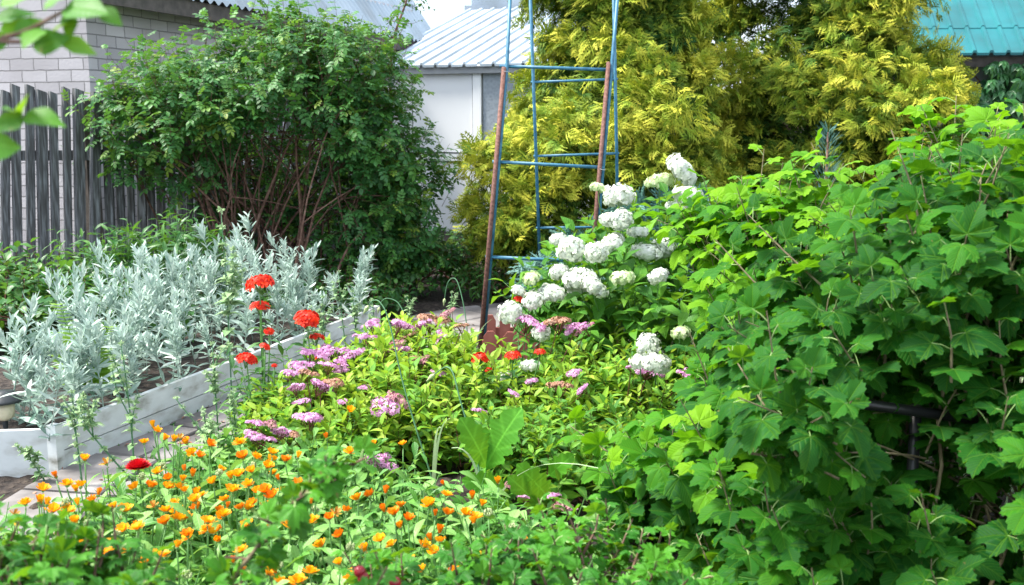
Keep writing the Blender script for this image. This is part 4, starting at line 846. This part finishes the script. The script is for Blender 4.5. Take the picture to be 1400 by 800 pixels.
for lay in range(6):
    k = 16 - lay; el = .05 + lay * .27; a_ = np.arange(k) * 6.283 / k + lay * .3; d = np.stack([np.cos(a_) * math.cos(el), np.sin(a_) * math.cos(el), np.full(k, math.sin(el))], -1)
    g.scatter(pet, np.tile([0, 0, dp[2]], (k, 1)) + d * .004, d, np.stack([-np.cos(a_) * math.sin(el), -np.sin(a_) * math.sin(el), np.full(k, math.cos(el))], -1), .042 - .003 * lay, np.full(k, lay / 6))
obj('flower_head', g, M['crimson'], dah)
g = Geo(); leaf_shoots(np.random.default_rng(5), g, None, np.zeros((6, 3)), nrm(np.random.default_rng(6).normal(size=(6, 3)) * .4 + np.array([0, 0, 1])), .24, 5, OV, .07); obj('foliage', g, M['dark_leaf'], dah)

# ------------------------------------------------------------------ tall pale green mint-like stems
def mint(label, px, py_top, d, seed, topfluff=1.0, lean=0.0, side=2):
    r_ = np.random.default_rng(seed); top = P(px, py_top, d); base = np.array([top[0] + lean, top[1] + .05, 0]); h = top[2]; th = thing('catmint', label, 'plant', base, 'tall pale green catmint stalks')
    def spike(b, e_, nw, sz, name, rad=.003):
        gs, g = Geo(), Geo(); b, e_ = np.array(b), np.array(e_); mid = (b + e_) / 2 + np.array([r_.normal() * .02, r_.normal() * .02, .02]); pts = bez(b, mid, e_, 10); gs.tube(pts, np.linspace(rad, rad * .5, 10), 5); so = obj(name, gs, M['blue_stem'], th)
        for k in range(nw):
            t = .3 + .7 * (k / max(nw - 1, 1)) if nw > 4 else .5 + .5 * k / max(nw - 1, 1); c = np.array([np.interp(t, np.linspace(0, 1, 10), pts[:, i]) for i in range(3)]); q = 16
            dd = nrm(r_.normal(size=(q, 3)) * np.array([1, 1, .6]) + np.array([0, 0, .35])); g.scatter(OV[0], c + dd * .004, dd, r_.normal(size=(q, 3)) + np.array([0, 0, 1]), sz * (1.05 - .4 * t) * r_.uniform(.5, 1, q), r_.uniform(.2, 1, q))
            a0 = k * 1.57; big = sz * 1.9 * (1.25 - t)
            if big > .006: g.scatter(OV[1], np.tile(c, (2, 1)), np.array([[math.cos(a0), math.sin(a0), .15], [-math.cos(a0), -math.sin(a0), .15]]), np.array([[0, 0, 1.]] * 2), big * 1.15, r_.uniform(0, .6, 2))
        obj('foliage', g, M['mint_leaf'], so); return pts
    pts = spike((0, 0, 0), top - base, 9, .026 * topfluff, 'stem', .0045)
    for k in range(side):
        t = r_.uniform(.45, .75); i = int(t * 9); a_ = r_.uniform(0, 6.28); L = h * r_.uniform(.2, .32); e_ = pts[i] + np.array([math.cos(a_) * L * .35, math.sin(a_) * L * .25, L]); spike(pts[i], e_, 5, .026 * topfluff, 'side_shoot')
mint('tallest catmint stalk standing above the silver plants', 302, 288, 5.6, 1, 1.7, 0, 3)
for k, (px, py, d, lab, ln) in enumerate(((463, 372, 6.3, 'catmint stalk rising beyond the end of the white board', .05), (440, 395, 6.1, 'shorter catmint stalk just left of the one at the board end', .0), (480, 388, 6.4, 'catmint stalk to the right of the board end stalk', .03), (508, 410, 6.6, 'catmint stalk behind the left pink flower heads', .0), (556, 405, 6.8, 'thin catmint stalk below the dark gap right of the rose bush', .02), (86, 545, 4.1, 'pale stalk in front of the left end of the bed leaning left', .35), (98, 535, 4.3, 'branching pale stalk before the corner of the white board', .0), (165, 470, 4.1, 'tall straight pale stalk crossing the white board', .0), (240, 545, 4.3, 'pale stalk leaning across the board beside the crimson dahlia', .3), (290, 470, 4.5, 'tall pale stalk with fluffy whorls left of the low red head', .0), (318, 535, 4.5, 'short pale stalk at the spirea end of the board', .0), (277, 560, 4.5, 'small pale stalk behind the orange flowers', .0), (618, 400, 7.0, 'catmint stalk at the path edge near the rusty leg', 0), (425, 420, 5.8, 'catmint stalk behind the three stacked red heads', .0), (22, 610, 4.4, 'low pale stalk at the left edge by the garden lamp', .1))):
    mint(lab, px, py, d, 10 + k, .9, ln, 2 + k % 2)

# ------------------------------------------------------------------ garlic scapes
def scape(label, pxs, d, budpx, seed):
    pts = [P(x, y, dd) for (x, y), dd in zip(pxs, np.linspace(d, d + .1, len(pxs)))]; base = pts[0].copy(); base[2] = 0; th = thing('garlic_scape', label, 'plant', base, 'curling garlic scapes')
    p = np.array([base - base + (0, 0, 0)] + [q - base for q in pts]); sm = smoothpath(p, 50); g = Geo(); g.tube(sm, np.linspace(.004, .002, 50), 7); obj('stem', g, M['blue_stem'], th)
    g = Geo(); e_ = sm[-1]; dv = nrm(sm[-1] - sm[-3]); tt = np.linspace(0, 1, 9); g.tube(e_ + dv * (tt[:, None] * .05), [.003, .007, .0095, .0095, .008, .006, .004, .0025, .001], 8); obj('bud', g, M['seed'], th)
    for k in range(2):
        g = Geo(); r_ = np.random.default_rng(seed + k); e2 = np.array([r_.normal() * .2, r_.normal() * .1, .32]); q = bez((0, 0, 0), (e2[0] * .2, e2[1] * .2, .34), e2, 10)
        for i in range(9): 
            a_, b_ = q[i], q[i + 1]; wv = np.array([.008 * (1 - i / 10), .004, 0]); wv2 = np.array([.008 * (1 - (i + 1) / 10), .004, 0]); g.add([a_ - wv, a_ + wv, b_ + wv2, b_ - wv2], np.array([[0, 1, 2, 3]]))
        obj('leaf', g, M['mint_leaf'], th)
scape('tallest garlic scape arching left in front of the spirea', [(592, 660), (570, 590), (550, 520), (532, 440), (520, 414), (510, 411), (504, 418)], 4.4, None, 1)
scape('garlic scape bent over with a pale bud beside the lobed leaf plant', [(665, 700), (650, 620), (630, 550), (620, 512), (612, 502), (603, 505), (594, 512)], 4.1, None, 3)
scape('far garlic scape curled like a hook against the dark gap', [(640, 470), (636, 430), (630, 400), (624, 383), (617, 381), (611, 390), (608, 408)], 6.6, None, 5)
scape('second far garlic scape behind the browning flower heads', [(560, 470), (556, 440), (545, 415), (530, 408), (522, 412), (519, 420)], 6.3, None, 7)

# ------------------------------------------------------------------ lobed leaf plant
def oakblade(seed, n=46):
    r_ = random.Random(seed); prof = []; ph = r_.uniform(0, 1); nl = r_.uniform(4.2, 5.4)
    for i in range(n):
        y = i / (n - 1); env = .045 + .25 * math.sin(math.pi * min(y ** .8 * .86 + .02, 1)) ** 1.1; f = (y * nl + ph) % 1.0
        lobe = .56 + .44 * (1 - abs(f - .68) / (.68 if f < .68 else .32)) ** .6 if y > .2 else .75
        lobe *= 1 + .05 * math.sin(i * 2.1 + seed)
        prof.append((y, max(env * lobe * (1 - max(0, y - .93) * 10), .008)))
    return blade(prof, .22, .3, .12 * (-1) ** seed, .03)
oc = G(660, 705); oak = thing('poppy_plant', 'leafy plant with large lobed leaves standing up in the spirea', 'plant', (oc[0], oc[1], 0))
for k, (px0, py0, px1, py1, d) in enumerate(((665, 638, 640, 575, 4.15), (664, 640, 700, 560, 4.15), (690, 668, 640, 655, 4.1), (750, 680, 715, 640, 4.1), (735, 690, 705, 655, 4.05), (752, 650, 775, 625, 4.15), (700, 700, 670, 690, 4.0))):
    a_ = P(px0, py0, d) - oc; b_ = P(px1, py1, d - .12) - oc; g = Geo(); L = np.linalg.norm(b_ - a_); g.scatter(oakblade(k), a_[None], (b_ - a_)[None], np.array([[(.4, -.4, .1, 0, .2, -.2, 0)[k], -1.0, .5]]), [L * .95], [.1 + .12 * k]); g.tube(bez((0, 0, 0), (a_[0] * .5, a_[1] * .5, a_[2] * .7), a_, 6), .004, 5, tint=1); obj('leaf', g, M['oak_leaf'], oak)

# ------------------------------------------------------------------ calendula bed
rng = np.random.default_rng(120)
def calflower(seed, n=16, el0=.55, layers=2, disc=True, mat='orange', jit=.1):
    r_ = np.random.default_rng(seed); g = Geo(); pet = blade([(0, .09), (.35, .13), (.75, .16), (.93, .13), (1, .05)], .15, -.15)
    for lay in range(layers):
        k = n - 3 * lay; a_ = np.arange(k) * 6.283 / k + lay * .2 + r_.normal(size=k) * .06; el = el0 + lay * .25 + r_.normal(size=k) * jit
        d = np.stack([np.cos(a_) * np.cos(el), np.sin(a_) * np.cos(el), np.sin(el)], -1); up = np.stack([-np.cos(a_) * np.sin(el), -np.sin(a_) * np.sin(el), np.cos(el)], -1)
        g.scatter(pet, d * .12, d, up, r_.uniform(.85, 1.1, k) * (1 - .12 * lay), np.clip(r_.uniform(0, .6, k) + .25 * lay, 0, 1), wscale=1.25)
    if disc: lathe_into(g, [(.26, .1), (.22, .2), (.1, .24), (0, .24)], 1)
    lathe_into(g, [(.03, -.2), (.16, -.12), (.26, .02), (.28, .16)], 2); g.tube([(0, 0, -.6), (0, 0, -.15)], .05, 6, mi=2); return g.mesh('calendula_flower', [M[mat], M['disc'], M['calyx']])
def lathe_into(g, prof, mi): lathe(g, prof, 12, mi)
CF = [calflower(1, 15, .8), calflower(2, 15, .6), calflower(3, 14, .95), calflower(4, 13, .4, 2), calflower(5, 12, 1.2, 2, False), calflower(6, 15, .7, 2, True, 'orange_deep'), calflower(7, 12, 1.25, 2, False, 'orange_deep'), calflower(8, 11, .5, 1, True, 'faded', .45), calflower(9, 17, .5, 3, True, 'orange', .2), calflower(10, 14, .75, 2, True, 'orange', .3)]
def seedhead(seed):
    r_ = np.random.default_rng(seed); g = Geo()
    for k in range(22):
        a_ = r_.uniform(0, 6.28); el = r_.uniform(0, 1.3); d = np.array([math.cos(a_) * math.cos(el), math.sin(a_) * math.cos(el), math.sin(el)]); c = d * .35; g.tube([c, c + d * .3 + (0, 0, .1), c + d * .25 + (0, 0, .38), c - d * .05 + (0, 0, .45)], [.05, .09, .07, .02], 5)
    lathe(g, [(.05, -.2), (.3, 0), (.35, .15)], 10); return g.mesh('seed_head', M['seed'])
SH = [seedhead(1), seedhead(2)]
FL = [(210, 585), (214, 591), (197, 607), (224, 602), (237, 604), (246, 600), (256, 607), (286, 610), (262, 620), (272, 625), (328, 608), (332, 627), (146, 635), (116, 630), (77, 653), (110, 667), (53, 687), (72, 700), (19, 704), (30, 717), (125, 695), (94, 700), (100, 725), (127, 686), (215, 648), (206, 668), (185, 670), (229, 668), (247, 670), (250, 659), (292, 662), (314, 672), (316, 655), (340, 665), (362, 673), (382, 657), (382, 675), (307, 686), (276, 679), (270, 697), (267, 687), (227, 701), (210, 693), (226, 717), (242, 712), (187, 722), (275, 718), (284, 715), (330, 697), (339, 718), (242, 750), (365, 786), (378, 785), (157, 695), (112, 746), (365, 640), (370, 632), (390, 632), (345, 646), (372, 621), (479, 564), (511, 610), (479, 620), (447, 601), (551, 609), (407, 665), (407, 627), (459, 702), (489, 685), (506, 680), (527, 676), (548, 694), (526, 701), (558, 712), (548, 723), (595, 706), (590, 691), (607, 663), (610, 678), (611, 705), (601, 730), (590, 740), (579, 749), (536, 747), (520, 740), (397, 723), (427, 715), (425, 690), (465, 734), (465, 772), (424, 785), (407, 797), (646, 683), (636, 705), (650, 709), (648, 717), (681, 662), (637, 770), (652, 765), (658, 778), (738, 739), (593, 756), (620, 790), (575, 785), (660, 795), (530, 780), (690, 770), (480, 790), (345, 690), (300, 740), (150, 760), (200, 770), (300, 700), (260, 735), (320, 770), (452, 655), (500, 765), (560, 770)]
_r = np.random.default_rng(119)
FL += [(x + _r.normal() * 22, min(y + _r.normal() * 10, 798)) for x, y in FL if x < 440 and y > 640] + [(x + _r.normal() * 18, y + _r.normal() * 8 + 6) for x, y in FL[::4] if x > 440 and y > 670]
SHP = [(452, 680), (160, 735), (195, 655), (300, 650), (480, 752), (610, 760), (668, 705), (380, 775), (345, 640), (255, 790), (560, 795), (430, 700), (120, 720), (222, 640), (90, 690), (700, 725)]
fpos = []
for px, py in FL + SHP:
    big = py < 630 and px > 430
    z = rng.uniform(.27, .36); 
    if py < 632 and px < 420: z = rng.uniform(.34, .42)
    fpos.append(G(px, py, z))
fpos = np.array(fpos)
cand = []
for yy in np.arange(2.62, 4.35, .155):
    for xx in np.arange(-1.75, .42, .155):
        q = np.array([xx, yy]) + rng.normal(size=2) * .035
        dmin = np.min(np.linalg.norm(fpos[:, :2] - q, axis=1))
        lim = np.interp(yy, [2.6, 3.4, 4.0, 4.4], [-1.72, -1.64, -1.48, -1.2])
        right = np.interp(yy, [2.6, 3.3, 3.9, 4.4], [.3, .2, -.35, -.7])
        if q[0] > lim and q[0] < right and dmin < .42: cand.append(q)
cand = np.array(cand); own = np.argmin(((fpos[:, None, :2] - cand[None]) ** 2).sum(-1), 1)
def calfol(seed):
    r_ = np.random.default_rng(seed); g = Geo(); n = 7; d = nrm(np.stack([r_.normal(size=n) * .45, r_.normal(size=n) * .45, np.ones(n)], -1)); st = np.stack([r_.normal(size=n) * .03, r_.normal(size=n) * .03, np.zeros(n)], -1)
    gt = Geo(); leaf_shoots(r_, g, gt, st, d, .25, 9, SP, .1, spread=.9, upn=.9, droop=.1, small_tip=.5, twig_r=.0025, twig_sides=5); return g.mesh('calendula_foliage', M['cal_leaf']), gt.mesh('calendula_stems', [M['green_stem']] * 2)
CFO = [calfol(200 + i) for i in range(6)]
for k, q in enumerate(cand):
    mine = np.where(own == k)[0]
    th = thing('calendula', 'orange calendula plant in the dense front bed' if len(mine) else 'calendula plant showing only leaves in the dense front bed', 'flower', (q[0], q[1], .01), 'calendulas of the front bed')
    i = rng.integers(6); f = obj('foliage', CFO[i][0], None, th); f.rotation_euler = (0, 0, rng.uniform(0, 6.28)); s_ = rng.uniform(.85, 1.2); f.scale = (s_,) * 3
    s2 = obj('stems', CFO[i][1], None, th); s2.rotation_euler = f.rotation_euler; s2.scale = f.scale
    for m in mine:
        p = fpos[m] - np.array([q[0], q[1], .01]); g = Geo(); g.tube(bez((rng.normal() * .02, rng.normal() * .02, .02), (p[0] * .8, p[1] * .8, p[2] * .6), p - (0, 0, .012), 7), np.linspace(.0035, .0025, 7), 5); so = obj('flower_stem', g, M['green_stem'], th)
        if m < len(FL): copyobj(bpy.data.objects.new('flower', CF[rng.choice(10, p=[.17, .13, .1, .09, .06, .14, .08, .05, .09, .09])]), so, p, (rng.normal() * .28 + .1, rng.normal() * .28, rng.uniform(0, 6)), rng.uniform(.0195, .0285))
        else: copyobj(bpy.data.objects.new('seed_head', SH[m % 2]), so, p, (rng.normal() * .2, rng.normal() * .2, rng.uniform(0, 6)), .024)

# ------------------------------------------------------------------ gooseberry bushes nearest the camera
KG = dict(spread=.9, upn=.9, petiole=.02, twig_r=.003, droop=.1, small_tip=.6, twig_sides=5)
def goose(label, base, blobs, n, seed, size=.032, nstem=4, nleaf=7):
    return shrub('gooseberry_bush', label, 'bush', base, blobs, n, .15, nleaf, GOO, size, M['goose_leaf'], [M['bark'], M['petiole']], nstem, seed, 'gooseberry bushes in front', stem_r=.005, outw=.7, upw=.3, inner=.25, base_spread=.1, **KG)
c = P(60, 838, 1.95); gb1 = goose('blurred gooseberry bush in the bottom left corner', (c[0], c[1], 0), [((c[0], c[1], c[2] - .02), (.24, .22, .1)), ((c[0] - .15, c[1], c[2] + .02), (.2, .2, .1))], 170, 131, .037)
c = P(440, 840, 1.95); gb2 = goose('gooseberry bush with a grey twig and dark red berries', (c[0], c[1], 0), [((c[0], c[1], c[2] - .02), (.14, .14, .05))], 8, 132)
t0, t1, t2 = P(310, 800, 1.9), P(400, 690, 1.95), P(475, 635, 2.0); org = np.array([c[0], c[1], 0]); r_ = np.random.default_rng(133)
g = Geo(); tb = P(215, 900, 1.85) - org; pts = smoothpath([tb, t0 - org, t1 - org, t2 - org], 24) + r_.normal(size=(24, 3)) * .002; g.tube(np.vstack([[(0, 0, 0)], [tb * .6 + (0, 0, .02)], pts]), np.linspace(.006, .0022, 26), 6); obj('branch', g, M['currant_stem'], gb2)
gl, gt = Geo(), Geo(); ii = np.r_[6:24]; k = len(ii); dr = nrm(np.stack([r_.normal(size=k), r_.normal(size=k) * .6, r_.uniform(0, .8, k)], -1)); leaf_shoots(r_, gl, gt, pts[ii], dr, .05, 3, GOO, .034, **KG); obj('foliage', gl, M['goose_leaf'], gb2); obj('twigs', gt, [M['bark'], M['petiole']], gb2)
for px, py in ((492, 782), (497, 791), (540, 797)):
    p = P(px, py, 2.0) - org; g = Geo(); lathe(g, [(0.0001, -.0125), (.006, -.0105), (.0105, -.005), (.012, .001), (.0095, .008), (.005, .0115), (.0001, .0125)], 14)
    g.v[0] += p; g.tube([p + (0, 0, .012), p + (.004, .01, .05)], .0012, 4, mi=1); obj('berry', g, [M['berry'], M['green_stem']], gb2)
c = P(800, 800, 2.5); goose('gooseberry bush at the bottom edge in front of the bare soil', (c[0], c[1], 0), [((c[0], c[1], c[2] + .0), (.3, .25, .11)), ((c[0] - .3, c[1], c[2] - .05), (.25, .2, .1))], 120, 134, .038)

# ------------------------------------------------------------------ blurred twig hanging in from the top left
b0 = P(-60, 60, 1.25); nt_ = thing('overhanging_branch', 'out of focus leafy branch hanging in at the top left corner', 'branch', b0)
r_ = np.random.default_rng(140)
for pts_ in ([(-60, 60), (20, 48), (75, 22), (130, -10)], [(-60, 60), (0, 57), (50, 57), (75, 47)], [(-60, 140), (-20, 160), (10, 162), (34, 160)]):
    g = Geo(); q = smoothpath([P(x, y, 1.25) - b0 for x, y in pts_], 12); g.tube(q, np.linspace(.0035, .0015, 12), 6); obj('twig', g, M['bark'], nt_)
lv = [((70, 47), (95, 20), .05), ((105, 20), (85, 52), 0), ((88, 12), (140, 12), 0), ((135, 12), (165, 32), 0), ((82, 60), (133, 65), 0), ((0, 10), (45, -15), 0), ((0, 40), (52, 35), 0), ((45, 65), (90, 50), 0), ((50, 25), (30, 45), 0), ((-5, 30), (40, 8), 0), ((30, 158), (34, 126), 0), ((32, 160), (77, 158), 0), ((30, 158), (5, 145), 0), ((34, 163), (-10, 170), 0), ((-15, 195), (20, 202), 0), ((60, 40), (30, 60), 0), ((10, 45), (-20, 70), 0), ((85, 35), (108, 5), 0), ((60, 15), (95, -20), 0), ((20, 50), (55, 25), 0)]
g = Geo()
for (x0, y0), (x1, y1), _ in lv:
    a_ = P(x0, y0, 1.25) - b0; b_ = P(x1, y1, 1.25 - r_.uniform(-.03, .03)) - b0; g.scatter(OV[r_.integers(2)], a_[None], (b_ - a_)[None], np.array([[r_.normal() * .4, -.7, .6 + r_.normal() * .4]]), [np.linalg.norm(b_ - a_) * 1.05], [r_.uniform(.2, 1)], wscale=1.15)
obj('foliage', g, M['bright_leaf'], nt_)

# ------------------------------------------------------------------ ground cover
rng = np.random.default_rng(150)
g = Geo(); k = 5200; px_ = np.stack([rng.uniform(.3, 4.2, k), rng.uniform(3.9, 8.5, k), np.full(k, .015)], -1); a_ = rng.uniform(0, 6.28, k)
g.scatter(blade([(0, .03), (.5, .03), (1, .003)], .2, .5), px_, np.stack([np.cos(a_) * .5, np.sin(a_) * .5, np.ones(k)], -1), rng.normal(size=(k, 3)), rng.uniform(.05, .16, k), rng.uniform(0, 1, k)); struct('grass', g, M['mint_leaf'], True, 'stuff')

rng = np.random.default_rng(151); g = Geo(); k = 130; sp_ = rng.uniform(.3, 6.5, k); la = rng.uniform(-.34, .34, k); q = np.array([onpath(a_, b_) for a_, b_ in zip(sp_, la)])
a_ = rng.uniform(0, 6.28, k); g.scatter(OV[1], np.c_[q, np.full(k, .056)], np.stack([np.cos(a_), np.sin(a_), np.zeros(k)], -1), np.tile([0, 0, 1.], (k, 1)) + rng.normal(size=(k, 3)) * .2, rng.uniform(.012, .035, k), rng.uniform(0, 1, k)); struct('fallen_leaves', g, M['tan'], True, 'stuff')
g = Geo(); k = 900; sp_ = rng.uniform(.3, 6.5, k); la = np.where(rng.random(k) < .5, rng.choice([-.34, .34], k) + rng.normal(size=k) * .02, rng.normal(size=k) * .03); q = np.array([onpath(u_, b_) for u_, b_ in zip(sp_, la)]); a_ = rng.uniform(0, 6.28, k)
g.scatter(NA[0], np.c_[q, np.full(k, .03)], np.stack([np.cos(a_), np.sin(a_), rng.uniform(.3, 1.2, k)], -1), rng.normal(size=(k, 3)) + np.array([0, 0, 1]), rng.uniform(.02, .07, k), rng.uniform(0, 1, k)); struct('joint_weeds', g, M['dark_leaf'], True, 'stuff')
